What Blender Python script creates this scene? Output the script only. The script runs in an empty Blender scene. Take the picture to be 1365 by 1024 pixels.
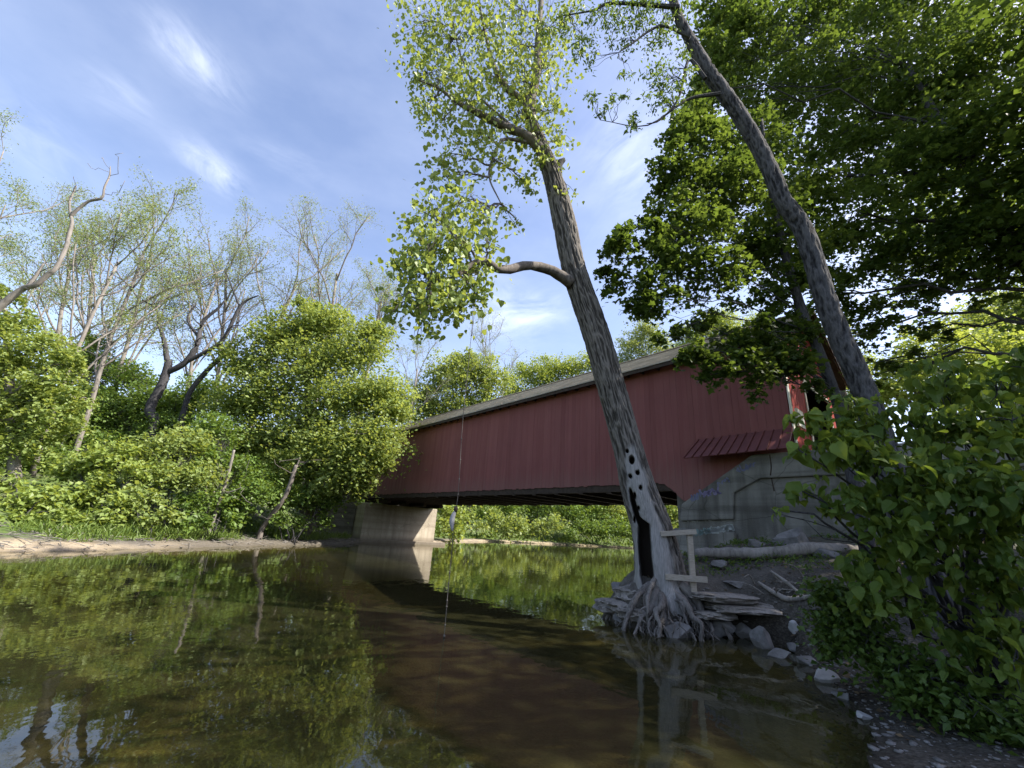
import bpy, bmesh, math, sys
import numpy as np
from mathutils import Matrix, Vector

# ------------------------------------------------------------------ camera, sky, sun, exposure
scene = bpy.context.scene
COL = scene.collection
PITCH, ROLL, FPX, CAMH = 0.337, 0.069, 560.0, 1.6          # found by fitting the bridge's lines in the photo
cF = np.array([0, math.cos(PITCH), math.sin(PITCH)])
_r = np.array([1.0, 0, 0]); _u = np.array([0, -math.sin(PITCH), math.cos(PITCH)])
cR = _r * math.cos(ROLL) + _u * math.sin(ROLL)
cU = -_r * math.sin(ROLL) + _u * math.cos(ROLL)
CAM = np.array([0, 0, CAMH])
cd = bpy.data.cameras.new('camera'); cam = bpy.data.objects.new('camera', cd); COL.objects.link(cam)
cd.sensor_fit = 'HORIZONTAL'; cd.sensor_width = 36; cd.lens = 36 * FPX / 1365; cd.clip_end = 3000; cd.clip_start = 0.05
cam.matrix_world = Matrix(((cR[0], cU[0], -cF[0], 0), (cR[1], cU[1], -cF[1], 0), (cR[2], cU[2], -cF[2], CAMH), (0, 0, 0, 1)))
scene.camera = cam

SUN_EL, SUN_AZ = math.radians(48), math.atan2(0.98, -0.16)   # azimuth from +Y towards +X
sun_dir = np.array([math.sin(SUN_AZ) * math.cos(SUN_EL), math.cos(SUN_AZ) * math.cos(SUN_EL), math.sin(SUN_EL)])
sl = bpy.data.lights.new('sun', 'SUN'); sl.energy = 5.0; sl.angle = math.radians(0.5); sl.color = (1, 0.93, 0.82)
so = bpy.data.objects.new('sun', sl); COL.objects.link(so)
so.rotation_euler = Vector(-sun_dir).to_track_quat('-Z', 'Y').to_euler()
scene.view_settings.view_transform = 'Standard'; scene.view_settings.look = 'None'
scene.view_settings.exposure = 1.15; scene.view_settings.gamma = 1
scene.cycles.max_bounces = 7; scene.cycles.diffuse_bounces = 3; scene.cycles.glossy_bounces = 3
scene.cycles.transmission_bounces = 4; scene.cycles.transparent_max_bounces = 8
scene.cycles.use_denoising = True
scene.cycles.caustics_reflective = False; scene.cycles.caustics_refractive = False


def at(px, py, Y):
    """the point a photo pixel shows at distance Y in front of the camera"""
    d = cF + cR * (px - 682.5) / FPX - cU * (py - 512) / FPX
    return CAM + d * (Y / d[1])


def project(P):
    d = np.asarray(P, float) - CAM
    z = d @ cF
    return 682.5 + FPX * (d @ cR) / z, 512 - FPX * (d @ cU) / z


def pdir(px, py):
    d = cF + cR * (px - 682.5) / FPX - cU * (py - 512) / FPX
    return d / np.linalg.norm(d)


def unit(v):
    v = np.asarray(v, float)
    return v / np.linalg.norm(v)


class N:
    """small node-tree writer"""
    def __init__(s, tree):
        s.t = tree; tree.nodes.clear()

    def new(s, typ, **kw):
        n = s.t.nodes.new(typ)
        ins = kw.pop('ins', {})
        for k, v in kw.items(): setattr(n, k, v)
        for k, v in ins.items():
            if isinstance(v, bpy.types.NodeSocket): s.t.links.new(v, n.inputs[k])
            else: n.inputs[k].default_value = v
        return n

    def math(s, op, a, b=0.0, clamp=False):
        return s.new('ShaderNodeMath', operation=op, use_clamp=clamp, ins={0: a, 1: b}).outputs[0]

    def mix(s, fac, a, b, blend='MIX'):
        n = s.t.nodes.new('ShaderNodeMix'); n.data_type = 'RGBA'; n.blend_type = blend
        for i, v in ((0, fac), (6, a), (7, b)):
            if isinstance(v, bpy.types.NodeSocket): s.t.links.new(v, n.inputs[i])
            else: n.inputs[i].default_value = v if i == 0 else (*v, 1)[:4]
        return n.outputs[2]

    def noise(s, vec, scale, detail=4, rough=0.55, dist=0.0):
        return s.new('ShaderNodeTexNoise', ins={'Vector': vec, 'Scale': scale, 'Detail': detail, 'Roughness': rough, 'Distortion': dist}).outputs['Fac']

    def ramp(s, fac, lo, hi):
        return s.new('ShaderNodeMapRange', clamp=True, ins={0: fac, 1: lo, 2: hi, 3: 0.0, 4: 1.0}).outputs[0]

    def scaled(s, vec, sc):
        return s.new('ShaderNodeMapping', ins={0: vec, 3: sc}).outputs[0]

    def attr(s, name):
        return s.new('ShaderNodeAttribute', attribute_name=name)


world = bpy.data.worlds.new('World'); scene.world = world; world.use_nodes = True
w = N(world.node_tree)
skyt = w.new('ShaderNodeTexSky', sky_type='NISHITA', sun_disc=False, sun_elevation=SUN_EL, sun_rotation=SUN_AZ,
             air_density=1.0, dust_density=1.2, ozone_density=1.6, altitude=0)
dirv = w.new('ShaderNodeTexCoord').outputs['Generated']
total = None
# thin cirrus wisps: (centre pixel, end-direction pixel, half length, half width, strength)
for (cx, cy, ex, ey, la, lb, st) in [(262, 80, 325, 140, 0.095, 0.04, 0.62), (240, 62, 280, 110, .07, .03, .4),
                                     (282, 225, 335, 265, 0.08, 0.032, 0.85), (160, 128, 195, 150, 0.06, 0.03, 0.42),
                                     (20, 170, 75, 210, 0.13, 0.05, 0.33), (690, 420, 780, 410, 0.16, 0.06, 0.9), (385, 215, 440, 240, .1, .03, .25),
                                     (840, 205, 875, 180, 0.12, 0.1, 0.5), (640, 380, 720, 440, .14, .09, .35), (1150, 200, 1250, 100, .5, .35, .7)]:
    c = pdir(cx, cy); a = pdir(ex, ey); a = unit(a - c * (a @ c)); b = np.cross(c, a)
    dots = [w.new('ShaderNodeVectorMath', operation='DOT_PRODUCT', ins={0: dirv, 1: tuple(v)}).outputs['Value'] for v in (a, b, c)]
    comb = w.new('ShaderNodeCombineXYZ', ins={0: w.math('MULTIPLY', dots[0], 5.0), 1: w.math('MULTIPLY', dots[1], 15.0), 2: cx * .01}).outputs[0]
    nz = w.noise(comb, 1.6, 5, 0.62, 0.6)
    e = w.math('ADD', w.math('POWER', w.math('DIVIDE', dots[0], la * .62), 2.0), w.math('POWER', w.math('DIVIDE', dots[1], lb * .8), 2.0))
    m = w.math('MULTIPLY', w.math('EXPONENT', w.math('MULTIPLY', e, -1.0)), w.ramp(nz, .32, .80))
    m = w.math('MULTIPLY', m, w.math('GREATER_THAN', dots[2], 0.0))
    m = w.math('MULTIPLY', m, st * .75)
    total = m if total is None else w.math('ADD', total, m)
haze_n = w.ramp(w.noise(w.scaled(dirv, (2, 3, 5)), 1.5, 5), .4, .75)
total = w.math('ADD', total, w.math('MULTIPLY', haze_n, .10), True)
skyc = w.mix(1.0, skyt.outputs[0], (1.14, 1.0, .98), 'MULTIPLY')
col = w.mix(total, skyc, (5.2, 5.5, 6.2))
bg = w.new('ShaderNodeBackground', ins={0: col, 1: 0.15})
w.new('ShaderNodeOutputWorld', ins={0: bg.outputs[0]})

# ------------------------------------------------------------------ helpers
rng = np.random.default_rng(11)


def vnoise(P, seed=0):
    """value noise in [-1, 1] for an (n, 3) array"""
    P = np.asarray(P, float); i = np.floor(P).astype(np.int64); f = P - i; f = f * f * (3 - 2 * f)
    out = np.zeros(len(P))
    for dx in (0, 1):
        for dy in (0, 1):
            for dz in (0, 1):
                h = (i[:, 0] + dx) * 374761393 + (i[:, 1] + dy) * 668265263 + (i[:, 2] + dz) * 2147483647 + seed * 1013904223
                h = (h ^ (h >> 13)) * 1274126177
                h = ((h ^ (h >> 16)) & 0xffff) / 32767.5 - 1
                wgt = (f[:, 0] if dx else 1 - f[:, 0]) * (f[:, 1] if dy else 1 - f[:, 1]) * (f[:, 2] if dz else 1 - f[:, 2])
                out += h * wgt
    return out


def fbm(P, seed=0, oct=4):
    P = np.asarray(P, float); o = 0; a = 1; t = 0
    for k in range(oct):
        o = o + a * vnoise(P * 2 ** k, seed + k); t += a; a *= .5
    return o / t


class MB:
    """collects geometry in world coordinates and links it as one mesh object"""
    def __init__(s):
        s.v = []; s.f = []; s.n = 0; s.tone = []

    def add(s, v, faces, tone=0.5):
        v = np.asarray(v, float); s.v.append(v)
        for fa in faces if isinstance(faces, list) else [faces]:
            fa = np.asarray(fa, np.int64)
            if fa.size: s.f.append(fa + s.n)
        s.tone.append(np.broadcast_to(np.asarray(tone, float), (len(v),)))
        s.n += len(v)

    def tube(s, pts, rad, sides=6, tone=0.5, cap=True, wob=0.0):
        pts = np.asarray(pts, float); n = len(pts)
        rad = np.broadcast_to(np.asarray(rad, float), (n,))
        T = np.gradient(pts, axis=0); T /= np.linalg.norm(T, axis=1)[:, None] + 1e-9
        ref = np.array([0.0, 0, 1]) if abs(T[0][2]) < .9 else np.array([1.0, 0, 0])
        A = np.cross(T, ref); A /= np.linalg.norm(A, axis=1)[:, None] + 1e-9
        B = np.cross(T, A)
        th = np.linspace(0, 2 * math.pi, sides, endpoint=False)
        rr = rad[:, None]
        if wob: rr = rr * (1 + wob * rng.normal(0, 1, (n, sides)))
        V = pts[:, None, :] + rr[..., None] * (np.cos(th)[None, :, None] * A[:, None, :] + np.sin(th)[None, :, None] * B[:, None, :])
        i = np.arange(n - 1)[:, None] * sides; j = np.arange(sides)[None, :]; j2 = (j + 1) % sides
        F = np.stack([i + j, i + j2, i + sides + j2, i + sides + j], -1).reshape(-1, 4)
        V = V.reshape(-1, 3); fs = [F]
        if cap:
            k = len(V); V = np.vstack([V, pts[:1], pts[-1:]]); jj = np.arange(sides); j3 = (jj + 1) % sides
            fs.append(np.stack([j3, jj, np.full(sides, k)], -1)); o = (n - 1) * sides
            fs.append(np.stack([o + jj, o + j3, np.full(sides, k + 1)], -1))
        s.add(V, fs, tone)

    def hexa(s, c8, tone=0.5):
        """eight corners: bottom ring of four, then top ring"""
        s.add(c8, np.array([[3, 2, 1, 0], [4, 5, 6, 7], [0, 1, 5, 4], [1, 2, 6, 5], [2, 3, 7, 6], [3, 0, 4, 7]]), tone)

    def bar(s, a, b, wv, hv, tone=0.5):
        """box from a to b with half vectors wv and hv"""
        a, b, wv, hv = map(lambda q: np.asarray(q, float), (a, b, wv, hv))
        s.hexa([a - wv - hv, a + wv - hv, a + wv + hv, a - wv + hv, b - wv - hv, b + wv - hv, b + wv + hv, b - wv + hv], tone)

    def build(s, name, mat, parent=None, smooth=False, bevel=0, extra=None):
        V = np.vstack(s.v) if s.v else np.zeros((0, 3))
        o0 = np.array(parent_loc(parent)) if parent is not None else np.zeros(3)
        me = bpy.data.meshes.new(name)
        nf = sum(len(f) for f in s.f); ls = np.concatenate([np.full(len(f), f.shape[1]) for f in s.f]); li = np.concatenate([f.ravel() for f in s.f])
        me.vertices.add(len(V)); me.vertices.foreach_set('co', (V - o0).ravel().astype(np.float32))
        me.loops.add(len(li)); me.loops.foreach_set('vertex_index', li.astype(np.int32))
        me.polygons.add(nf); st = np.concatenate([[0], np.cumsum(ls)[:-1]])
        me.polygons.foreach_set('loop_start', st.astype(np.int32))
        me.polygons.foreach_set('use_smooth', np.full(nf, bool(smooth)))
        me.update(calc_edges=True); me.validate()
        if len(me.vertices) == len(V):
            at_ = me.attributes.new('tone', 'FLOAT', 'POINT'); at_.data.foreach_set('value', np.concatenate(s.tone).astype(np.float32))
            for k, val in (extra or {}).items():
                a2 = me.attributes.new(k, 'FLOAT', 'POINT'); a2.data.foreach_set('value', np.asarray(val, np.float32))
        me.materials.append(mat)
        o = bpy.data.objects.new(name, me); COL.objects.link(o)
        if parent is not None: o.parent = parent
        if bevel:
            md = o.modifiers.new('edge', 'BEVEL'); md.width = bevel; md.segments = 2; md.limit_method = 'ANGLE'
        return o


_loc = {}


def parent_loc(p):
    return _loc.get(p.name, (0, 0, 0))


def tag(o, label=None, cat=None, group=None, kind=None):
    for k, v in (('label', label), ('category', cat), ('group', group), ('kind', kind)):
        if v: o[k] = v
    return o


def thing(name, label, cat, loc, group=None):
    o = bpy.data.objects.new(name, None); COL.objects.link(o); o.empty_display_size = .2
    o.location = [float(q) for q in loc]; _loc[o.name] = tuple(float(q) for q in loc)
    return tag(o, label, cat, group)


def single(mb, name, mat, label, cat, loc, group=None, **kw):
    """a thing that is one mesh, with its origin at loc"""
    class P: pass
    p = P(); p.name = '__tmp'; _loc['__tmp'] = tuple(loc)
    class Q: pass
    o = MB.build(mb, name, mat, None, **kw)
    M = np.array(loc, float)
    co = np.empty(len(o.data.vertices) * 3, np.float32); o.data.vertices.foreach_get('co', co)
    co = (co.reshape(-1, 3) - M).ravel(); o.data.vertices.foreach_set('co', co.astype(np.float32)); o.data.update()
    o.location = [float(q) for q in loc]
    return tag(o, label, cat, group)


def copy_tree(o, parent=None):
    c = o.copy(); COL.objects.link(c); c.parent = parent
    for ch in o.children: copy_tree(ch, c)
    return c


# ------------------------------------------------------------------ materials
def material(name):
    m = bpy.data.materials.new(name); m.use_nodes = True
    return m, N(m.node_tree)


def out(n, sh, disp=None):
    n.new('ShaderNodeOutputMaterial', ins={0: sh})


def leaf_mat(name, c1, c2, trans=0.42, rough=0.45, spec=0.35, tboost=1.35):
    m, n = material(name)
    t = n.attr('tone').outputs['Fac']
    c = n.mix(t, c1, c2)
    p = n.new('ShaderNodeBsdfPrincipled', ins={'Base Color': c, 'Roughness': rough, 'Specular IOR Level': spec})
    tc = n.mix(1.0, c, (tboost * 1.15, tboost, tboost * .55), 'MULTIPLY')
    tr = n.new('ShaderNodeBsdfTranslucent', ins={0: tc})
    out(n, n.new('ShaderNodeMixShader', ins={0: trans, 1: p.outputs[0], 2: tr.outputs[0]}).outputs[0])
    return m


def bark_mat(name, c1, c2, sc=7.0, stretch=0.16, bump=0.6, moss=None):
    m, n = material(name)
    co = n.new('ShaderNodeTexCoord').outputs['Object']
    v = n.scaled(co, (sc, sc, sc * stretch))
    a = n.noise(v, 1.6, 6, .65, .4); b = n.noise(co, 1.1, 3)
    c = n.mix(n.ramp(a, .34, .66), c1, c2)
    c = n.mix(n.math('MULTIPLY', n.ramp(b, .45, .7), .5), c, moss or tuple(q * 1.35 for q in c2))
    bp = n.new('ShaderNodeBump', ins={'Height': a, 'Strength': bump, 'Distance': .03})
    out(n, n.new('ShaderNodeBsdfPrincipled', ins={'Base Color': c, 'Roughness': .9, 'Specular IOR Level': .15, 'Normal': bp.outputs[0]}).outputs[0])
    return m


def plain_mat(name, c1, c2, sc=4.0, rough=.8, bump=.3, spec=.2, stretch=(1, 1, 1), detail=6):
    m, n = material(name)
    co = n.new('ShaderNodeTexCoord').outputs['Object']
    a = n.noise(n.scaled(co, stretch), sc, detail, .62)
    t = n.attr('tone').outputs['Fac']
    c = n.mix(n.ramp(a, .3, .72), c1, c2)
    c = n.mix(n.math('MULTIPLY', n.math('SUBTRACT', t, .5), .6), c, (1.6, 1.6, 1.6), 'MULTIPLY')
    bp = n.new('ShaderNodeBump', ins={'Height': a, 'Strength': bump, 'Distance': .02})
    out(n, n.new('ShaderNodeBsdfPrincipled', ins={'Base Color': c, 'Roughness': rough, 'Specular IOR Level': spec, 'Normal': bp.outputs[0]}).outputs[0])
    return m


M = {}
M['leaf_cotton'] = leaf_mat('cottonwood_leaf', (.15, .215, .055), (.31, .40, .115), .45, .46, .32)
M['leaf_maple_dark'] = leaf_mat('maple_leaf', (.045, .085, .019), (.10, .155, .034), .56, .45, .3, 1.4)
M['leaf_spring'] = leaf_mat('spring_leaf', (.155, .225, .062), (.30, .375, .118), .45)
M['leaf_spring2'] = leaf_mat('yellow_spring_leaf', (.18, .255, .062), (.31, .39, .105), .44)
M['leaf_mid'] = leaf_mat('mid_green_leaf', (.085, .15, .032), (.17, .26, .055), .42)
M['leaf_pale'] = leaf_mat('pale_locust_leaf', (.17, .23, .085), (.28, .35, .14), .40)
M['leaf_broad'] = leaf_mat('broad_leaf', (.045, .095, .018), (.19, .265, .05), .45, .5, .22)
M['leaf_ivy'] = leaf_mat('ivy_leaf', (.05, .10, .02), (.11, .17, .03), .35)
M['grass'] = leaf_mat('grass_blade', (.09, .15, .03), (.17, .24, .05), .3)
M['bark_grey'] = bark_mat('grey_bark', (.07, .06, .053), (.19, .17, .155))
M['bark_dark'] = bark_mat('dark_bark', (.022, .021, .023), (.085, .083, .088), 14, .35, 1.0)
def furrow_mat():
    m, n = material('furrowed_bark'); co = n.new('ShaderNodeTexCoord').outputs['Object']
    f = n.noise(n.scaled(co, (34, 34, 12)), 1.2, 4)
    t = n.math('ADD', n.math('MULTIPLY', n.ramp(n.attr('tone').outputs['Fac'], .2, .95), .65), n.math('MULTIPLY', n.math('SUBTRACT', f, .35), .9), True)
    c = n.mix(t, (.016, .016, .018), (.125, .122, .128))
    bp = n.new('ShaderNodeBump', ins={'Height': f, 'Strength': .6, 'Distance': .02})
    out(n, n.new('ShaderNodeBsdfPrincipled', ins={'Base Color': c, 'Roughness': .92, 'Specular IOR Level': .15, 'Normal': bp.outputs[0]}).outputs[0])
    return m


M['bark_furrow'] = furrow_mat()
M['bark_tan'] = bark_mat('tan_bark', (.12, .11, .10), (.235, .215, .195), 5, .25, .5)
M['bark_pale'] = bark_mat('pale_bark', (.28, .24, .19), (.50, .44, .37), 4, .3, .4)
M['drift'] = bark_mat('driftwood', (.10, .093, .082), (.265, .245, .22), 10, .2, .5)
M['root'] = bark_mat('weathered_root', (.07, .063, .057), (.21, .195, .18), 16, .25, .6)
M['rock'] = plain_mat('grey_rock', (.10, .098, .095), (.23, .225, .22), 5, .85, .5)
M['rock_pale'] = plain_mat('pale_rock', (.28, .28, .28), (.42, .42, .42), 6, .8, .4)
M['plank'] = plain_mat('weathered_plank', (.27, .24, .195), (.42, .38, .32), 9, .85, .3, stretch=(1, 1, 5))
M['white_trim'] = plain_mat('white_paint', (.62, .58, .46), (.78, .76, .70), 3, .6, .15)
M['dark_wood'] = plain_mat('dark_timber', (.035, .027, .022), (.08, .06, .048), 6, .85, .3)
M['rope'] = plain_mat('rope_fibre', (.07, .064, .06), (.16, .145, .13), 40, .9, .2)
M['rope_grip'] = plain_mat('grip_cloth', (.24, .24, .25), (.40, .40, .40), 18, .8, .3)
M['red_inner'] = plain_mat('inner_red_boards', (.20, .022, .018), (.30, .04, .028), 4, .7, .15, stretch=(3, 3, .4))
M['red_metal'] = plain_mat('red_metal_roof', (.13, .042, .04), (.185, .06, .056), 3, .5, .08, .4)


def siding_material():
    m, n = material('red_board_siding')
    co = n.new('ShaderNodeTexCoord').outputs['Object']
    st = n.noise(n.scaled(co, (5, 5, .35)), 1.3, 6, .6)
    big = n.noise(n.scaled(co, (.35, .35, .5)), 1.0, 4)
    sp = n.noise(n.scaled(co, (14, 14, 5)), 1.0, 2)
    t = n.attr('tone').outputs['Fac']
    c = n.mix(t, (.185, .060, .056), (.25, .088, .082))
    c = n.mix(n.math('MULTIPLY', n.ramp(st, .42, .7), .38), c, (.28, .12, .11))
    c = n.mix(n.math('MULTIPLY', n.ramp(big, .45, .75), .35), c, (.15, .05, .055))
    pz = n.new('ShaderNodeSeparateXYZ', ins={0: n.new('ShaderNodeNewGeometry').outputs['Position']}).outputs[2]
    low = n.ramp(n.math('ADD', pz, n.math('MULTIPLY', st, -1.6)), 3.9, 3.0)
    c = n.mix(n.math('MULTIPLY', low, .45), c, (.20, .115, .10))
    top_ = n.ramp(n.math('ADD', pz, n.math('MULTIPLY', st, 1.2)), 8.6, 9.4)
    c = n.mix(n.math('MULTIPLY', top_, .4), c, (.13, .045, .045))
    c = n.mix(n.math('MULTIPLY', n.ramp(sp, .72, .8), .6), c, (.05, .03, .03))
    bp = n.new('ShaderNodeBump', ins={'Height': st, 'Strength': .2, 'Distance': .01})
    out(n, n.new('ShaderNodeBsdfPrincipled', ins={'Base Color': c, 'Roughness': .75, 'Specular IOR Level': .25, 'Normal': bp.outputs[0]}).outputs[0])
    return m


def shingle_material():
    m, n = material('wood_shingles')
    co = n.new('ShaderNodeTexCoord').outputs['Object']
    a = n.noise(co, 1.1, 6, .6); b = n.noise(n.scaled(co, (6, 6, 6)), 1.2, 4)
    t = n.attr('tone').outputs['Fac']
    c = n.mix(t, (.28, .24, .185), (.50, .44, .36))
    c = n.mix(n.math('MULTIPLY', n.ramp(a, .45, .7), .5), c, (.22, .21, .17))
    c = n.mix(n.math('MULTIPLY', n.ramp(b, .5, .75), .35), c, (.5, .46, .39))
    out(n, n.new('ShaderNodeBsdfPrincipled', ins={'Base Color': c, 'Roughness': .9, 'Specular IOR Level': .15}).outputs[0])
    return m


def concrete_material(name, c1, c2, streak):
    m, n = material(name)
    co = n.new('ShaderNodeTexCoord').outputs['Object']
    a = n.noise(co, .8, 7, .62); b = n.noise(n.scaled(co, (1.6, 1.6, .16)), 1.2, 5, .6); f = n.noise(co, 22, 3)
    bands = n.noise(n.scaled(co, (.08, .08, 2.2)), 1.0, 4)
    c = n.mix(n.ramp(a, .32, .7), c1, c2)
    c = n.mix(n.math('MULTIPLY', n.ramp(b, .46, .70), .75), c, streak)
    c = n.mix(n.math('MULTIPLY', n.ramp(bands, .48, .6), .5), c, streak)
    pz = n.new('ShaderNodeSeparateXYZ', ins={0: n.new('ShaderNodeNewGeometry').outputs['Position']}).outputs[2]
    tide = n.ramp(n.math('ADD', pz, n.math('MULTIPLY', a, -.5)), .35, -.05)
    c = n.mix(n.math('MULTIPLY', tide, .75), c, tuple(q * .5 for q in streak))
    crack = n.new('ShaderNodeTexVoronoi', feature='DISTANCE_TO_EDGE', ins={'Vector': n.mix(.12, co, n.new('ShaderNodeTexNoise', ins={'Vector': co, 'Scale': 2.5}).outputs['Color']), 'Scale': .7}).outputs['Distance']
    c = n.mix(n.math('MULTIPLY', n.ramp(crack, .010, .002), .4), c, tuple(q * .4 for q in streak))
    bp = n.new('ShaderNodeBump', ins={'Height': n.math('ADD', a, n.math('MULTIPLY', f, .3)), 'Strength': .8, 'Distance': .05})
    out(n, n.new('ShaderNodeBsdfPrincipled', ins={'Base Color': c, 'Roughness': .9, 'Specular IOR Level': .15, 'Normal': bp.outputs[0]}).outputs[0])
    return m


M['siding'] = siding_material()
M['shingle'] = shingle_material()
M['concrete'] = concrete_material('concrete', (.36, .32, .25), (.50, .45, .36), (.26, .22, .17))
M['concrete_grey'] = concrete_material('grey_concrete', (.15, .145, .132), (.275, .265, .24), (.06, .056, .048))


def flat_paint(name, c):
    m, n = material(name)
    co = n.new('ShaderNodeTexCoord').outputs['Object']
    cc = n.mix(n.ramp(n.noise(co, 9, 4), .35, .7), c, tuple(q * .7 + .05 for q in c))
    out(n, n.new('ShaderNodeBsdfPrincipled', ins={'Base Color': cc, 'Roughness': .7}).outputs[0])
    return m


M['spray_blue'] = flat_paint('blue_spray_paint', (.13, .14, .25))
M['spray_violet'] = flat_paint('violet_spray_paint', (.18, .15, .28))
M['spray_white'] = flat_paint('white_spray_paint', (.38, .40, .39))
M['spray_teal'] = flat_paint('teal_spray_paint', (.16, .24, .235))


def cotton_trunk_material():
    m, n = material('cottonwood_bark')
    co = n.new('ShaderNodeTexCoord').outputs['Object']
    v = n.scaled(co, (13, 13, 2.0)); a = n.noise(v, 1.3, 6, .62, .3); f = n.noise(n.scaled(co, (40, 40, 3)), 1.5, 4)
    t = n.attr('tone').outputs['Fac']
    c = n.mix(n.math('ADD', n.math('MULTIPLY', n.ramp(t, .25, .95), .7), n.math('MULTIPLY', n.math('SUBTRACT', f, .35), .9), True), (.028, .025, .022), (.235, .215, .195))
    bare = n.mix(n.ramp(f, .3, .7), (.20, .195, .19), (.37, .36, .35))
    c = n.mix(n.attr('bare').outputs['Fac'], c, bare)
    c = n.mix(n.attr('rot').outputs['Fac'], c, (.014, .011, .009))  # rotten wood in the hollow, blackened to stand in for cavity shade
    bp = n.new('ShaderNodeBump', ins={'Height': n.math('ADD', a, n.math('MULTIPLY', f, .4)), 'Strength': .55, 'Distance': .02})
    out(n, n.new('ShaderNodeBsdfPrincipled', ins={'Base Color': c, 'Roughness': .92, 'Specular IOR Level': .12, 'Normal': bp.outputs[0]}).outputs[0])
    return m


M['cotton_trunk'] = cotton_trunk_material()


def ground_material():
    m, n = material('bank_ground')
    co = n.new('ShaderNodeTexCoord').outputs['Object']
    a = n.noise(co, .9, 7, .65); b = n.noise(co, 6, 6, .65); g = n.new('ShaderNodeTexVoronoi', ins={'Vector': co, 'Scale': 26.0})
    soil = n.mix(n.ramp(b, .3, .7), (.06, .054, .046), (.135, .125, .11))
    sand = n.mix(n.ramp(a, .3, .7), (.24, .195, .135), (.40, .335, .245))
    sand = n.mix(n.math('MULTIPLY', n.ramp(b, .5, .68), .5), sand, (.22, .18, .13))
    grav = n.mix(n.ramp(g.outputs['Distance'], .05, .6), (.085, .076, .062), (.036, .032, .026))
    grav = n.mix(n.math('MULTIPLY', n.new('ShaderNodeSeparateColor', ins={0: g.outputs['Color']}).outputs[0], .35), grav, (.17, .16, .14))
    green = n.mix(n.ramp(b, .3, .7), (.05, .085, .02), (.11, .16, .04))
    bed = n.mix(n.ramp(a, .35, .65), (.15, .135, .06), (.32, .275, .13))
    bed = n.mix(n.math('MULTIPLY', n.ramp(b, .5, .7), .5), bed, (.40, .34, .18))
    c = n.mix(n.attr('sand').outputs['Fac'], soil, sand)
    c = n.mix(n.attr('gravel').outputs['Fac'], c, grav)
    gm = n.math('MULTIPLY', n.attr('green').outputs['Fac'], n.ramp(n.math('ADD', a, n.math('MULTIPLY', b, .5)), .55, .8))
    c = n.mix(gm, c, green)
    c = n.mix(n.math('MULTIPLY', n.attr('wet').outputs['Fac'], .65), c, (.35, .32, .28), 'MULTIPLY')
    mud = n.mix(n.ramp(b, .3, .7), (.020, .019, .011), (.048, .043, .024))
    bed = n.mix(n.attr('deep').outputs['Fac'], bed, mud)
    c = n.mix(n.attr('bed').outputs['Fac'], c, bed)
    bp = n.new('ShaderNodeBump', ins={'Height': n.math('ADD', b, n.math('MULTIPLY', g.outputs['Distance'], .5)), 'Strength': .6, 'Distance': .05})
    out(n, n.new('ShaderNodeBsdfPrincipled', ins={'Base Color': c, 'Roughness': .92, 'Specular IOR Level': .15, 'Normal': bp.outputs[0]}).outputs[0])
    return m


def water_material():
    m, n = material('river_water')
    co = n.new('ShaderNodeTexCoord').outputs['Object']
    a = n.noise(n.scaled(co, (1.0, .55, 1)), 1.7, 3, .5, .3); b = n.noise(n.scaled(co, (1, .7, 1)), 7.5, 3, .5, .2); c = n.noise(co, .35, 2)
    h = n.math('ADD', a, n.math('MULTIPLY', n.math('MULTIPLY', b, .16), n.ramp(c, .35, .65)))
    bp = n.new('ShaderNodeBump', ins={'Height': h, 'Strength': .5, 'Distance': .012})
    fr = n.new('ShaderNodeFresnel', ins={'IOR': 1.37, 'Normal': bp.outputs[0]}).outputs[0]
    gl = n.new('ShaderNodeBsdfGlossy', ins={'Color': (1, 1, .97, 1), 'Roughness': .02, 'Normal': bp.outputs[0]})
    tr = n.new('ShaderNodeBsdfTransparent', ins={0: (.66, .63, .44, 1)})
    silt = n.new('ShaderNodeBsdfDiffuse', ins={0: (.085, .085, .036, 1)})
    body = n.new('ShaderNodeMixShader', ins={0: .18, 1: tr.outputs[0], 2: silt.outputs[0]})
    out(n, n.new('ShaderNodeMixShader', ins={0: fr, 1: body.outputs[0], 2: gl.outputs[0]}).outputs[0])
    return m


M['ground'] = ground_material()
M['water'] = water_material()

# ------------------------------------------------------------------ terrain and river
SHORE_R = [(-6, -40), (-3, -12), (-.6, -3), (0.4, -1), (1.4, 2.0), (2.3, 3.3), (3.1, 4.2), (3.9, 5.1), (4.4, 6.2), (4.75, 7.3), (5.1, 8.3), (4.6, 8.95),
           (3.2, 8.75), (2.45, 9.3), (2.3, 10.2), (2.9, 11.5), (5.5, 14.6), (6.6, 15.9), (11.5, 20.4), (17, 30), (28, 46), (40, 62), (60, 75)]
SHORE_L = [(58, 100), (30, 90), (16, 82), (4, 72), (-2, 64), (-5.8, 52), (-6.2, 42.6), (-11.2, 37.4), (-10.5, 32), (-10.7, 29.9), (-12.4, 26.3), (-13.3, 22),
           (-14, 18.4), (-14.4, 15.7), (-15.4, 13.5), (-17, 9), (-20, 0), (-22, -15), (-25, -40)]
RIV = np.array(SHORE_R + SHORE_L, float)


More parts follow.
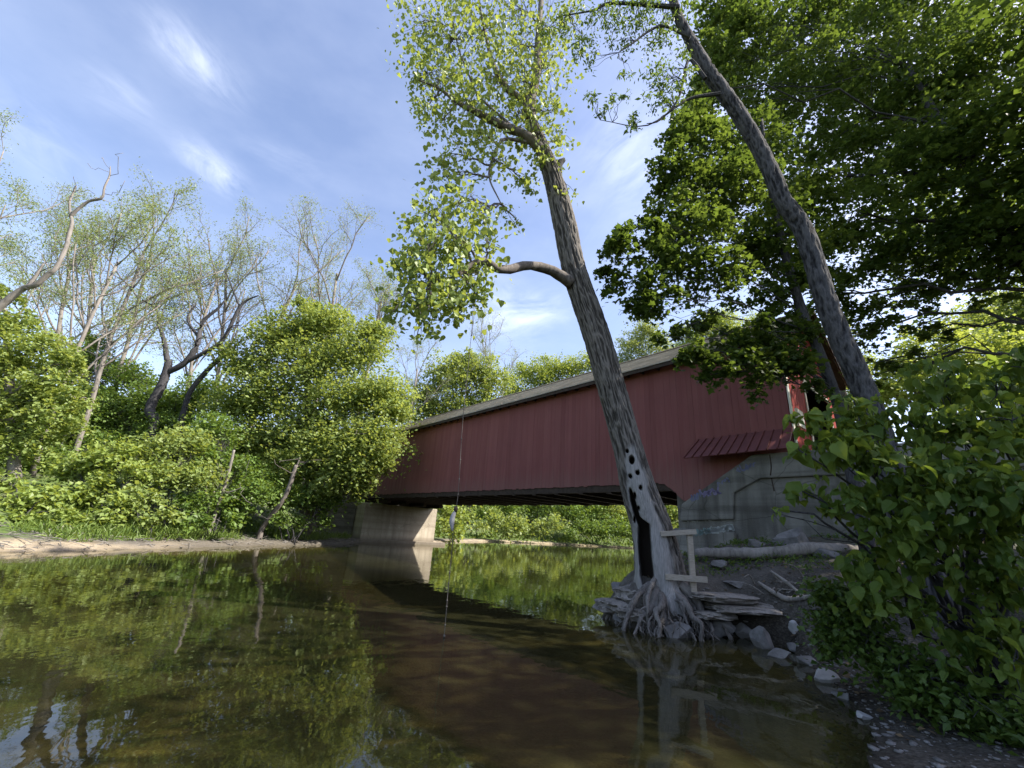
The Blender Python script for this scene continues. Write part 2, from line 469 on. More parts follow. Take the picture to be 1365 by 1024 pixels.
def shore(P):
    """signed distance to the waterline (positive on land)"""
    P = np.asarray(P, float); A = RIV; B = np.roll(RIV, -1, 0)
    best = np.full(len(P), 1e9); ins = np.zeros(len(P), bool)
    for a, b in zip(A, B):
        ab = b - a; t = np.clip(((P - a) @ ab) / (ab @ ab), 0, 1)
        best = np.minimum(best, np.hypot(*(P - a - t[:, None] * ab).T))
        c = ((a[1] > P[:, 1]) != (b[1] > P[:, 1]))
        if a[1] != b[1]:
            xx = a[0] + (P[:, 1] - a[1]) * (b[0] - a[0]) / (b[1] - a[1])
            ins ^= c & (P[:, 0] < xx)
    return np.where(ins, -best, best)


def sstep(x, a, b):
    t = np.clip((x - a) / (b - a), 0, 1); return t * t * (3 - 2 * t)


def height(P, full=False):
    P = np.asarray(P, float); x, y = P[:, 0], P[:, 1]
    q = np.c_[x * .5, y * .5, np.zeros(len(x))]
    d = shore(P) + .22 * fbm(np.c_[x * .9, y * .9, 0 * x], 5, 3) * sstep(np.hypot(x - 3, y - 6), 3, 9)
    D = np.maximum(d, 0)
    right = sstep(x - np.interp(y, [-40, 0, 10, 30, 60, 100], [-10, -8, -4, 3, 20, 60]), -1, 1)
    steep = sstep(y, 7.2, 8.6)
    zr_s = 1.05 * (1 - np.exp(-D / .45)) + .22 * np.minimum(D, 4) + .06 * np.maximum(D - 4, 0)
    zr_g = .10 * D + .9 * sstep(D, 1.2, 4.5) + .05 * D
    zr = zr_g * (1 - steep) + zr_s * steep
    zl = .22 * (1 - np.exp(-D / .7)) + .06 * np.minimum(D, 4) + 1.4 * sstep(D, 2.5, 8) + .11 * np.maximum(D - 5, 0)
    z = zl * (1 - right) + zr * right
    z = np.minimum(z, 14 + 0 * z)
    z = z + fbm(q, 1, 4) * .28 * sstep(D, .3, 4) + .05 * fbm(q * 5, 9, 3) * sstep(D, 0, .6)
    zw = -np.minimum(.06 + .14 * np.minimum(-d, 3) + .14 * np.maximum(-d - 3, 0), 1.7) + .05 * fbm(q * 3, 4, 3)
    z = np.where(d > 0, np.maximum(z, .012), np.minimum(zw, -.012))
    return (z, d, right) if full else z


def gz(x, y):
    return float(height(np.array([[x, y]]))[0])


def on_ground(px, py):
    """where the ray through a photo pixel meets the terrain"""
    d = cF + cR * (px - 682.5) / FPX - cU * (py - 512) / FPX
    k = np.linspace(1.5, 60, 1800); P = CAM + d[None] * k[:, None]
    hit = np.nonzero(P[:, 2] < np.maximum(height(P[:, :2]), 0))[0]
    return P[hit[0]] if len(hit) else P[-1]


NG = 560; kk = 5.2; ss = np.linspace(-1, 1, NG)
gx = 3 + 300 * np.sinh(kk * ss) / np.sinh(kk); gy = 8 + 300 * np.sinh(kk * ss) / np.sinh(kk)
GX, GY = np.meshgrid(gx, gy, indexing='ij'); PP = np.c_[GX.ravel(), GY.ravel()]
Z, Dg, Rg = height(PP, True)
mb = MB()
ii = np.arange(NG - 1)[:, None] * NG + np.arange(NG - 1)[None, :]
mb.add(np.c_[PP, Z], np.stack([ii, ii + NG, ii + NG + 1, ii + 1], -1).reshape(-1, 4))
nn = fbm(np.c_[PP * .6, np.zeros(len(PP))], 21, 3)
sand = (1 - Rg) * sstep(1.5 + 1.2 * nn - Dg, 0, .8) * (Dg > 0) * (1 - .85 * sstep(PP[:, 1], 17.5, 21) * sstep(42 - PP[:, 1], 0, 2)) * (.55 + .45 * sstep(nn, -.3, .2))
gravel = Rg * (1 - sstep(PP[:, 1], 8.5, 10)) * sstep(5 - Dg, 0, 2)
green = np.clip((1 - Rg) * sstep(Dg, .9, 2.0) + Rg * sstep(Dg, 3, 8) * .8, 0, 1)
bed = sstep(-Dg, -.05, .5)
bar = np.exp(-((PP[:, 0] + 2.6) / 3.6) ** 2 - ((PP[:, 1] - 3.9) / 2.0) ** 2)  # sand bar patch, kept pale to stand in for sunlight on the bed
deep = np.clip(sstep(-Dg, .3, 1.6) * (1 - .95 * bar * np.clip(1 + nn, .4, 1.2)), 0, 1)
wet = sstep(.35 + .25 * nn - Dg, 0, .25) * Rg + sstep(.3 + .2 * nn - Dg, 0, .2) * (1 - Rg) * .5
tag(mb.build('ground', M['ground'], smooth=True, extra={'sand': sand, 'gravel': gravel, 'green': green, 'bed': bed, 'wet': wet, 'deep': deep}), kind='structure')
mb = MB(); mb.add([(-45, -45, 0), (70, -45, 0), (70, 108, 0), (-45, 108, 0)], np.array([[0, 1, 2, 3]]))
tag(mb.build('river_water', M['water']), kind='structure')

# ------------------------------------------------------------------ leaves
KITE = (np.array([(0, 0, 0), (.42, .36, .05), (1, 0, -.10), (.42, -.36, .05)]), [np.array([[0, 1, 2, 3]])])
NARROW = (np.array([(0, 0, 0), (.45, .2, .03), (1, 0, -.12), (.45, -.2, .03)]), [np.array([[0, 1, 2, 3]])])
BLADE = (np.array([(0, -.035, 0), (.5, -.03, .03), (1, 0, -.2), (.5, .03, .03), (0, .035, 0)]), [np.array([[0, 1, 2, 3, 4]])])
DELTA = (np.array([(0, 0, 0), (.06, .34, .03), (.35, .46, .06), (1, 0, -.06), (.35, -.46, .06), (.06, -.34, .03)]),
         [np.array([[0, 1, 2, 3], [0, 3, 4, 5]])])
MAPLE = (np.array([(0, 0, 0), (-.02, .34, .0), (.28, .30, .03), (.42, .62, -.05), (.62, .26, .03), (1, 0, -.1), (.62, -.26, .03), (.42, -.62, -.05), (.28, -.30, .03), (-.02, -.34, 0), (.4, 0, .05)]),
         [np.array([[0, 1, 2, 10], [10, 2, 3, 4], [10, 4, 5, 6], [10, 6, 7, 8], [0, 10, 8, 9]])])
BROAD = (np.array([(0, 0, 0), (.28, 0, -.02), (.62, 0, -.04), (1.06, 0, -.30),
                   (-.04, .18, .08), (.16, .40, .13), (.46, .44, .10), (.76, .25, -.06),
                   (-.04, -.18, .08), (.16, -.40, .13), (.46, -.44, .10), (.76, -.25, -.06)]),
         [np.array([[0, 1, 5, 4], [1, 2, 6, 5], [2, 3, 7, 6], [0, 8, 9, 1], [1, 9, 10, 2], [2, 10, 11, 3]])])


OVATE = (BROAD[0] * np.array([1, .74, 1.15]), BROAD[1])


def leaves(mb, P, size, tmpl, tone, up=1.0, droop=.25, sizevar=.25):
    """one leaf at each point: axis random and drooping, face turned up with strength up"""
    n = len(P)
    if n == 0: return
    nv = rng.normal(0, 1, (n, 3)); nv[:, 2] = np.abs(nv[:, 2]) * .6 + up; nv /= np.linalg.norm(nv, axis=1)[:, None]
    a = rng.normal(0, 1, (n, 3)); a[:, 2] -= droop * 2; a -= nv * (a * nv).sum(1)[:, None]; a /= np.linalg.norm(a, axis=1)[:, None] + 1e-9
    b = np.cross(nv, a); L = size * np.clip(rng.normal(1, sizevar + .08, n), .4, 1.8)
    T, F = tmpl; k = len(T)
    V = P[:, None, :] + L[:, None, None] * (T[None, :, 0, None] * a[:, None, :] + T[None, :, 1, None] * b[:, None, :] + T[None, :, 2, None] * nv[:, None, :])
    off = np.arange(n)[:, None, None] * k
    mb.add(V.reshape(-1, 3), [(off + f[None]).reshape(-1, f.shape[1]) for f in F], np.repeat(tone, k))


def blob_leaves(mb, c, r, n, size, tmpl, squash=.75, clumps=None, up=.9, droop=.25, csig=.2, gap=0.0):
    """leaves gathered in small flattened sprays through a rounded mass; the outer shell is favoured"""
    c = np.asarray(c, float); K = clumps or max(8, int(n / 45))
    d = rng.normal(0, 1, (K, 3)); d /= np.linalg.norm(d, axis=1)[:, None]
    rad = r * rng.random(K) ** .42 * (1 + .22 * vnoise(d * 2.3 + c[None, :] * 3.1, 3) + .25 * vnoise(d * 5.0 + c[None, :] * 1.7, 6))
    cc = c + d * rad[:, None] * np.array([1, 1, squash])
    if gap:
        keep = vnoise(cc / (r * .45) + 17, 8) > gap - 1
        cc = cc[keep]; K = len(cc)
        if K == 0: return cc
    ct = rng.random(K); w_ = rng.random(K) + .35; idx = rng.choice(K, n, p=w_ / w_.sum())
    sg = r * csig
    P = cc[idx] + rng.normal(0, 1, (n, 3)) * np.array([sg, sg, sg * .42])
    P[:, 2] -= .35 * ((P[:, :2] - cc[idx][:, :2]) ** 2).sum(1) / (sg + 1e-6)
    leaves(mb, P, size, tmpl, np.clip(.55 * ct[idx] + .45 * rng.random(n), 0, 1), up, droop)
    return cc


def rpx(px, py, r, Y):
    return float(np.linalg.norm(at(px + r, py, Y) - at(px - r, py, Y)) / 2)


def curve(p0, p1, bend=(0, 0, 0), n=7, wig=0.0):
    t = np.linspace(0, 1, n)[:, None]
    p = np.asarray(p0) * (1 - t) + np.asarray(p1) * t + np.asarray(bend) * (4 * t * (1 - t))
    L = np.linalg.norm(np.asarray(p1) - np.asarray(p0))
    if wig: p[1:-1] += rng.normal(0, wig * L, (n - 2, 3))
    return p


def spline(pts, n):
    """Catmull-Rom through rows of pts (any width)"""
    P = np.asarray(pts, float); P = np.vstack([2 * P[0] - P[1], P, 2 * P[-1] - P[-2]])
    m = len(P) - 3; u = np.linspace(0, m - 1e-6, n); i = u.astype(int); t = (u - i)[:, None]
    a, b, c, d = P[i], P[i + 1], P[i + 2], P[i + 3]
    return .5 * (2 * b + (c - a) * t + (2 * a - 5 * b + 4 * c - d) * t ** 2 + (3 * b - a - 3 * c + d) * t ** 3)


def blob_tree(name, label, cat, base, trunk, blobs, leaf, size, tmpl, cover, bark, group=None, squash=.8, gap=0.0, limbs=True, twigs=5, sides=8, csig=.2, up=.9, crown_name='crown', limb_r=1.0, cap=40000, slope=1.0):
    """tree or bush: trunk polyline [(point, radius)], foliage masses [(centre, radius)] reached by limbs"""
    root = thing(name, label, cat, base, group)
    tb = MB()
    tp = spline([(*p, r) for p, r in trunk], max(8, 6 * len(trunk)))
    tb.tube(tp[:, :3], tp[:, 3], sides)
    fb = MB()
    for c, r in blobs:
        c = np.asarray(c, float)
        n = min(cap, int(cover * 4 * math.pi * r * r / (size * size * .34)))
        cc = blob_leaves(fb, c, r, n, size, tmpl, squash, gap=gap, csig=csig, up=up)
        if limbs:
            low = tp[tp[:, 2] < c[2] + .1 * r]; cand = low if len(low) else tp
            dd = np.linalg.norm(cand[:, :3] - c, axis=1) + .6 * np.abs(cand[:, 2] - (c[2] - slope * np.linalg.norm(cand[:, :2] - c[:2], axis=1)))
            q = cand[np.argmin(dd)]
            r0 = min(q[3] * .6, .05 + .012 * np.linalg.norm(c - q[:3]) + .02 * r) * limb_r
            lp = curve(q[:3], c, (0, 0, .10 * np.linalg.norm(c - q[:3])), 8, .025)
            tb.tube(lp, np.linspace(r0, r0 * .35, 8), 6)
            for k in range(twigs):
                if len(cc) == 0: break
                e = cc[rng.integers(len(cc))]; s0 = lp[rng.integers(3, 8)]
                tb.tube(curve(s0, e, (0, 0, .05 * r), 5, .05), np.linspace(r0 * .4, r0 * .1, 5), 4)
    tb.build('trunk', bark, root, smooth=True)
    if fb.n: fb.build(crown_name, leaf, root)
    return root


def grow(mb, p, d, L, r, lev, par, tips):
    nseg = par['seg'][lev]; pts = [np.array(p, float)]; d = unit(d); dirs = [d]
    for _ in range(nseg):
        d = unit(d + rng.normal(0, par['wander'][lev], 3) + np.array([0, 0, par['up'][lev]]))
        pts.append(pts[-1] + d * L / nseg); dirs.append(d)
    pts = np.array(pts); rad = np.linspace(r, r * (.35 if lev == par['max'] else .55), nseg + 1)
    mb.tube(pts, rad, par['sides'][lev], cap=lev < 2)
    if lev == par['max']:
        tips.append(pts[-1]); tips.append(pts[len(pts) // 2]); return
    for k in range(par['n'][lev]):
        t = par['from'][lev] + (1 - par['from'][lev]) * (k + rng.random()) / par['n'][lev]
        i = min(int(t * nseg), nseg - 1); q = pts[i] + (pts[i + 1] - pts[i]) * (t * nseg - i); dd = dirs[i]
        a = unit(np.cross(dd, rng.normal(0, 1, 3))); ang = math.radians(par['ang'][lev] * rng.uniform(.6, 1.3))
        grow(mb, q, dd * math.cos(ang) + a * math.sin(ang), L * par['ratio'][lev] * rng.uniform(.7, 1.2) * (1.1 - .5 * t), rad[i] * .55, lev + 1, par, tips)


# ------------------------------------------------------------------ covered bridge
BO = np.array([9.188, 13.191, 0.0]); BU = np.array([-.6488, .7610, 0]); BN = np.array([.7610, .6488, 0]); BZ = np.array([0, 0, 1.0])
ZB, ZT, BL, BW = 3.77, 8.70, 35.0, 6.5


def BP(t, w_, z):
    return BO + BU * t + BN * w_ + BZ * z


def bbox(mb, t0, t1, w0, w1, z0, z1, tone=.5):
    mb.hexa([BP(t0, w0, z0), BP(t0, w1, z0), BP(t1, w1, z0), BP(t1, w0, z0), BP(t0, w0, z1), BP(t0, w1, z1), BP(t1, w1, z1), BP(t1, w0, z1)], tone)


def onplane(px, py, w_):
    d = cF + cR * (px - 682.5) / FPX - cU * (py - 512) / FPX
    P0 = BO + BN * w_
    P = CAM + d * (((P0 - CAM) @ BN) / (d @ BN))
    return P, (P - P0) @ BU


bridge = thing('covered_bridge', 'long red covered wooden bridge with shingled gable roof over the river', 'bridge', BO)


def siding_bottom(t):
    return np.interp(t, [3.6, 4.6], [2.93, ZB]) if t > 3.0 else 2.93


for side in (0, 1):
    mb = MB(); t = 0.0
    while t < BL:
        wd = rng.uniform(.20, .29); t1 = min(t + wd, BL); off = rng.uniform(0, .007); zb0 = siding_bottom(t) if side == 0 else ZB
        zb1 = siding_bottom(t1) if side == 0 else ZB
        jit = rng.uniform(-.03, .03)
        w0, w1 = ((0 + off, .035 + off) if side == 0 else (BW - .035 - off, BW - off))
        g = .0022
        mb.hexa([BP(t + g, w0, zb0 + jit), BP(t + g, w1, zb0 + jit), BP(t1 - g, w1, zb1 + jit), BP(t1 - g, w0, zb1 + jit),
                 BP(t + g, w0, ZT), BP(t + g, w1, ZT), BP(t1 - g, w1, ZT), BP(t1 - g, w0, ZT)], np.clip(rng.normal(.5, .2), 0, 1))
        t = t1
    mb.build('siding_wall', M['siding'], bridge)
    mb = MB()     # framing behind the boards
    bbox(mb, .05, BL - .05, *((.06, .16) if side == 0 else (BW - .16, BW - .06)), 3.5, ZT - .05)
    mb.build('truss_wall', M['dark_wood'], bridge)
# roof slopes: rows of shingles
RZ, EZ, EW = 10.85, 8.62, -.45
for side in (0, 1):
    mb = MB(); rows = 26; half = BW / 2 - EW
    for i in range(rows):
        a0, a1 = i / rows, (i + 1.25) / rows
        t = -.55
        while t < BL + .5:
            t1 = min(t + rng.uniform(.28, .7), BL + .5)
            def pt(tt, a, lift):
                w_ = EW + half * min(a, 1); z = EZ + (RZ - EZ) * min(a, 1) + lift
                return BP(tt, w_ if side == 0 else BW - w_, z)
            j = rng.uniform(-.008, .02)
            lo, hi = .055 + rng.uniform(0, .012), .02
            e = rng.uniform(-.006, .004)
            mb.hexa([pt(t, a0 + e, .0), pt(t, a1, -.02), pt(t1, a1, -.02), pt(t1, a0 + e, .0), pt(t, a0 + e, lo), pt(t, a1, hi), pt(t1, a1, hi), pt(t1, a0 + e, lo)],
                    np.clip(rng.normal(.5, .25), 0, 1))
            t = t1
    mb.build('roof_slope', M['shingle'], bridge)
mb = MB()
for side in (0, 1):
    w0 = EW + .03 if side == 0 else BW - EW - .03
    bbox(mb, -.5, BL + .45, *sorted((w0, w0 + (.04 if side == 0 else -.04))), EZ - .16, EZ - .02)
    for t in np.arange(0, BL, .75):
        bbox(mb, t, t + .08, *sorted((w0 + (.05 if side == 0 else -.05), (0.0 if side == 0 else BW))), EZ - .12, EZ - .01)
mb.build('eave_trim', M['dark_wood'], bridge)
mb = MB()
bbox(mb, -.5, BL + .45, BW / 2 - .12, BW / 2 + .12, RZ + .035, RZ + .075, .6)
mb.build('ridge_cap', M['shingle'], bridge)
# floor and underside
mb = MB(); bbox(mb, .0, BL, .18, BW - .18, 4.05, 4.15); mb.build('deck', M['dark_wood'], bridge)
mb = MB()
for w_ in (.25, BW - .55): bbox(mb, 0, BL, w_, w_ + .3, 3.52, 4.02)
mb.build('bottom_chord', M['dark_wood'], bridge)
for t in np.arange(2.5, BL - 1, 1.55):
    mb = MB(); bbox(mb, t, t + .28, .1, BW - .1, 3.44 + rng.uniform(-.01, .01), 3.51); bbox(mb, t + .02, t + .26, .56, BW - .56, 3.52, 4.04)
    mb.build('floor_beam', M['dark_wood'], bridge)
# bolster timbers over the far abutment
for k in range(4):
    mb = MB(); w_ = .6 + k * 1.7
    bbox(mb, 29.6, 34.2, w_, w_ + .3, 3.14, 3.43); mb.build('bolster', M['dark_wood'], bridge)
# portal at the near end
mb = MB(); w_ = .05
while w_ < BW - .05:
    w1 = min(w_ + .24, BW - .05); wm = (w_ + w1) / 2
    top = min(EZ + (RZ - EZ) * (min(wm, BW - wm) - EW) / (BW / 2 - EW) - .08, 10.6)
    zlo = 4.15 if (wm < 2.1 or wm > BW - 1.0) else 7.55
    bbox(mb, -.03, .0, w_ + .004, w1 - .004, zlo, top, np.clip(rng.normal(.5, .2), 0, 1)); w_ = w1
mb.build('portal_front', M['red_inner'], bridge)
mb = MB(); bbox(mb, -.075, -.035, -.02, .16, 4.2, 8.55); mb.build('corner_board', M['white_trim'], bridge)
mb = MB(); bbox(mb, -.075, -.035, BW - .16, BW + .02, 4.2, 8.55); mb.build('corner_board', M['white_trim'], bridge)
mb = MB(); bbox(mb, -.07, -.035, 2.06, 2.18, 4.15, 7.55); bbox(mb, -.07, -.035, BW - 1.10, BW - .98, 4.15, 7.55); bbox(mb, -.072, -.035, 2.18, BW - 1.1, 7.55, 7.7)
mb.build('portal_trim', M['white_trim'], bridge)
for w0, w1 in ((EW, BW / 2), (BW - EW, BW / 2)):
    mb = MB(); mb.bar(BP(-.58, w0, EZ - .02), BP(-.58, w1, RZ - .05), BU * .02, BZ * .07); mb.build('barge_board', M['dark_wood'], bridge)
for w0, w1 in ((EW + .02, BW / 2), (BW - EW - .02, BW / 2)):
    mb = MB(); mb.bar(BP(-.26, w0, EZ - .045), BP(-.26, w1, RZ - .075), BU * .25, BZ * .012); mb.build('soffit', M['dark_wood'], bridge)
mb = MB(); bbox(mb, -.16, -.08, .3, .95, 5.5, 6.1); mb.build('notice_board', M['white_trim'], bridge)
# small pent roof over the foot of the wall
pr = thing_part = MB()
PT = [(3.05, -.01, 5.30), (-.05, -.01, 5.36), (-.05, -.8, 4.56), (3.3, -.8, 4.50)]
a, b, c, d = [BP(*q) for q in PT]
nrm = unit(np.cross(b - a, d - a)); nrm = nrm if nrm[2] > 0 else -nrm
pr.hexa([a, b, c, d, a + nrm * .03, b + nrm * .03, c + nrm * .03, d + nrm * .03])
for k in range(12):
    f = k / 11; p0 = a + (b - a) * f; p1 = d + (c - d) * f
    pr.bar(p0 + nrm * .05, p1 + nrm * .05, unit(b - a) * .015, nrm * .022, .65)
pent = pr.build('pent_roof', M['red_metal'], bridge)
mb = MB(); mb.bar(d - BZ * .04 - BN * .02, c - BZ * .04 - BN * .02, BZ * .055, BN * .018, .3); mb.bar(a + BZ * .05 - BN * .02, b + BZ * .05 - BN * .02, BZ * .04, BN * .02, .4)
mb.build('edge_strip', M['red_metal'], pent)
mb = MB()
for f in (.72, .82, .92): mb.bar((d + (c - d) * f) * .98 + (a + (b - a) * f) * .02 + nrm * .08, (d + (c - d) * f) * .45 + (a + (b - a) * f) * .55 + nrm * .08, unit(b - a) * .022, nrm * .004)
mb.build('paint_drip', M['white_trim'], pent)

# far abutment with wing wall
fa = thing('bridge_abutment', 'tan concrete bridge abutment at the far end, half in sunlight', 'bridge abutment', BP(33, 3, 0))
mb = MB(); bbox(mb, 31.6, 37, -.35, BW + .2, -1, 3.12); mb.build('body', M['concrete'], fa, bevel=.04)
mb = MB(); bbox(mb, 31.0, 31.6, -.8, BW + 1.1, -1, .22); mb.build('footing', M['concrete'], fa, bevel=.03)
mb = MB()
q0 = BP(33.6, -.36, 0); q1 = q0 + np.array([-3.6, -1.6, 0]); wv = unit(np.cross(q1 - q0, BZ)) * .3
mb.hexa([q0 - wv - BZ, q0 + wv - BZ, q1 + wv - BZ, q1 - wv - BZ, q0 - wv + BZ * 4.3, q0 + wv + BZ * 4.3, q1 + wv + BZ * 4.0, q1 - wv + BZ * 4.0])
mb.build('wing_wall', M['concrete_grey'], fa, bevel=.04)

# near abutment: sloping wing, recessed panel, graffiti
na = thing('bridge_abutment', 'grey concrete abutment with sloping wing wall and blue graffiti beneath the red siding', 'bridge abutment', BP(0, 0, 1.2))
mb = MB()


def prism(mb, prof, w0, w1, tone=.5):
    n = len(prof); V = [BP(t, w0, z) for t, z in prof] + [BP(t, w1, z) for t, z in prof]
    mb.add(V, [np.array([list(range(n))[::-1]]), np.array([list(range(n, 2 * n))]), np.array([[i, (i + 1) % n, n + (i + 1) % n, n + i] for i in range(n)])], tone)


prism(mb, [(3.95, -.6), (3.75, 2.9), (1.2, 4.48), (-7, 4.48), (-7, -.6)], -.32, -.02)
mb.build('wall', M['concrete_grey'], na)
mb = MB()   # raised coping band that follows the slope
prism(mb, [(3.82, 2.35), (3.72, 2.95), (1.15, 4.53), (-7, 4.53), (-7, 3.78), (1.0, 3.74), (1.85, 3.3), (1.95, 2.45)], -.43, -.324, .62)
mb.build('coping', M['concrete_grey'], na, bevel=.05)
mb = MB()
prism(mb, [(4.15, -.6), (4.0, 2.1), (1.9, 2.05), (1.9, -.6)], -.62, -.33, .55); mb.build('ledge', M['concrete_grey'], na, bevel=.05)
mb = MB(); bbox(mb, 3.9, 4.3, .4, BW + .2, -1, 3.38); mb.build('river_face', M['concrete_grey'], na)


def scrawl(name, mat, px0, py0, wpx, hpx, w_, seed, n=9, th=.018):
    """illegible spray strokes lying on the wall"""
    g = np.random.default_rng(seed); mb = MB()
    for k in range(n):
        x = px0 + wpx * (k + .5) / n; y = py0 - hpx * .55 * (k / n)
        pts = [(x + g.normal(0, wpx * .07), y + g.uniform(-.5, .5) * hpx) for _ in range(5)]
        pp = spline(pts, 18)
        P = np.array([onplane(a_, b_, w_ - .004)[0] for a_, b_ in pp])
        T = np.gradient(P, axis=0); T /= np.linalg.norm(T, axis=1)[:, None] + 1e-9; S = np.cross(T, BN) * th
        V = np.vstack([P - S, P + S]); m = len(P)
        mb.add(V, np.array([[i, i + 1, m + i + 1, m + i] for i in range(m - 1)]))
    mb.build(name, mat, na)


scrawl('graffiti', M['spray_violet'], 934, 658, 28, 12, -.43, 3, 7, .03)
scrawl('graffiti', M['spray_blue'], 920, 664, 16, 9, -.43, 5, 4, .022)
scrawl('graffiti', M['spray_blue'], 957, 645, 16, 10, -.43, 8, 4, .02)
scrawl('graffiti', M['spray_blue'], 983, 625, 24, 9, -.43, 9, 6, .018)
scrawl('graffiti', M['spray_white'], 915, 693, 48, 7, -.332, 12, 12, .01)
scrawl('graffiti', M['spray_white'], 942, 708, 34, 9, -.62, 14, 16, .035)
scrawl('graffiti', M['spray_teal'], 928, 710, 18, 8, -.62, 15, 6, .04)
mb = MB()   # drain stain
P = [onplane(x_, y_, -.434)[0] for x_, y_ in ((1026, 606), (1028, 622), (1027, 634))] 
P2 = [onplane(x_, y_, -.328)[0] for x_, y_ in ((1028, 636), (1032, 655))]
for pp in (P, P2):
    pp = spline(pp, 10); S = BU * .02; m = 10
    mb.add(np.vstack([pp - S, pp + S]), np.array([[i, i + 1, m + i + 1, m + i] for i in range(m - 1)]))
mb.build('drain_stain', M['dark_wood'], na)

# ------------------------------------------------------------------ the big leaning cottonwood
CB = np.array([3.35, 9.55, gz(3.35, 9.55)])
cot = thing('cottonwood_tree', 'tall leaning cottonwood with hollow bare trunk and exposed roots at the water', 'tree', (3.35, 9.55, .6))
PX = [(893, 830, 42, 9.55), (886, 800, 41, 9.55), (881, 778, 35, 9.55), (876, 740, 30, 9.5), (868, 700, 26, 9.5), (851, 650, 23, 9.45), (838, 600, 19.5, 9.42), (824, 550, 18.5, 9.4), (810, 500, 18, 9.35),
      (791, 436, 17.5, 9.3), (767, 365, 15.8, 9.2), (753, 300, 15, 9.1), (742, 255, 12.8, 9.05), (733, 225, 11, 9.0), (722, 195, 9, 8.95), (708, 160, 7, 8.9), (700, 130, 5.5, 8.9)]
tp = [(*at(x, y, Y), rpx(x, y, r, Y) * .98) for x, y, r, Y in PX]
NR, NS = 560, 150
tr = spline(tp, NR); ctr = tr[:, :3]; rad = tr[:, 3]
T = np.gradient(ctr, axis=0); T /= np.linalg.norm(T, axis=1)[:, None]
A = np.cross(T, np.array([0, 1.0, 0])); A /= np.linalg.norm(A, axis=1)[:, None]; B = np.cross(A, T)
th = np.linspace(0, 2 * math.pi, NS, endpoint=False)
cs = np.cos(th)[None, :, None] * A[:, None] + np.sin(th)[None, :, None] * B[:, None]
s_len = np.concatenate([[0], np.cumsum(np.linalg.norm(np.diff(ctr, axis=0), axis=1))])
V0 = ctr[:, None] + rad[:, None, None] * cs
q = np.stack([np.cos(th)[None] * rad[:, None], np.sin(th)[None] * rad[:, None], np.broadcast_to(s_len[:, None], (NR, NS))], -1).reshape(-1, 3)
ridge = 1 - np.abs(fbm(q * np.array([23, 23, 2.8]), 31, 3)) * 2.4
ridge = np.clip(ridge, 0, 1)
lob = fbm(np.c_[q[:, :2] * 2.2, q[:, 2] * .35], 41, 3)
flare = np.exp(-np.clip(s_len - .25, 0, 9) / .55)
# pixel of every surface vertex, to place the bare patch, hollow and holes on the face seen
fx, fy = project(V0.reshape(-1, 3)); facing = ((cs * (CAM - ctr)[:, None]).sum(-1) > 0).ravel()
nz = fbm(q * np.array([6, 6, 1.6]), 51, 3)
edge_l = np.interp(fy, [585, 610, 640, 700, 780, 800], [839, 832, 834, 842, 846, 846]); edge_r = np.interp(fy, [585, 610, 640, 680, 700, 740, 780, 800], [841, 850, 862, 874, 884, 894, 906, 914])
bare = sstep(fx - edge_l + nz * 7, -2, 2) * sstep(edge_r - fx + nz * 7, -2, 2) * sstep(fy, 588, 600) * facing
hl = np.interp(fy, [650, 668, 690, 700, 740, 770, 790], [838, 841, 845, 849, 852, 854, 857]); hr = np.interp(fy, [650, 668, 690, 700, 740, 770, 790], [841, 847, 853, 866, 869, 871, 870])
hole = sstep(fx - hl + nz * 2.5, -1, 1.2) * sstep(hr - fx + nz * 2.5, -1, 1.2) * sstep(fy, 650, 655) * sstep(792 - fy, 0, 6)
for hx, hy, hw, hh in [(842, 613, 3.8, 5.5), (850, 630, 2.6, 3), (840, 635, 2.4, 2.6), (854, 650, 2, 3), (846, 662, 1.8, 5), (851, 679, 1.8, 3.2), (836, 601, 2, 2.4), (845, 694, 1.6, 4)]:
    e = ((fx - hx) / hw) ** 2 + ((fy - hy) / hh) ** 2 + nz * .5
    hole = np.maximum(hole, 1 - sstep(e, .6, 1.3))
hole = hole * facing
barkd = (.040 * ridge - .025) * np.interp(rad, [.1, .4], [.5, 1.15])[:, None].repeat(NS, 1).ravel()
dr = barkd * (1 - bare) + (-.03 + .006 * ridge) * bare
dr += lob * np.repeat(rad, NS) * .10
dr += np.repeat(flare, NS) * (np.clip(fbm(np.c_[q[:, :2] * 3.2, q[:, 2] * .3], 61, 2), -.2, 1) * .38)
knot = np.exp(-((fx - 770) / 9) ** 2 - ((fy - 366) / 8) ** 2) * facing * .02
back = ctr - CAM; back -= T * (back * T).sum(1)[:, None]; back /= np.linalg.norm(back, axis=1)[:, None]
bk = np.repeat(back, NS, 0); rr_ = np.repeat(rad, NS); c3 = cs.reshape(-1, 3)
chord = 2 * np.clip(-(c3 * bk).sum(1), 0, 1) * rr_              # wood behind each point, along the line of the cavity
V = V0.reshape(-1, 3) + c3 * (dr + knot)[:, None] + bk * (hole * np.minimum(chord * .8, .3))[:, None]
mb = MB(); i = np.arange(NR - 1)[:, None] * NS; j = np.arange(NS)[None]; j2 = (j + 1) % NS
mb.add(V, np.stack([i + j, i + j2, i + NS + j2, i + NS + j], -1).reshape(-1, 4), ridge)
mb.build('trunk', M['cotton_trunk'], cot, smooth=True, extra={'bare': bare, 'rot': hole})  # 'rot' marks the cavities, their shade painted into the wood colour


def limb(parent, px, bark, sides=10, name='limb', n=26, wob=.05):
    pts = [(*at(x, y, Y), rpx(x, y, r, Y)) for x, y, r, Y in px]
    s = spline(pts, n); mb = MB(); mb.tube(s[:, :3], s[:, 3], sides, wob=wob); mb.build(name, bark, parent, smooth=True)
    return s


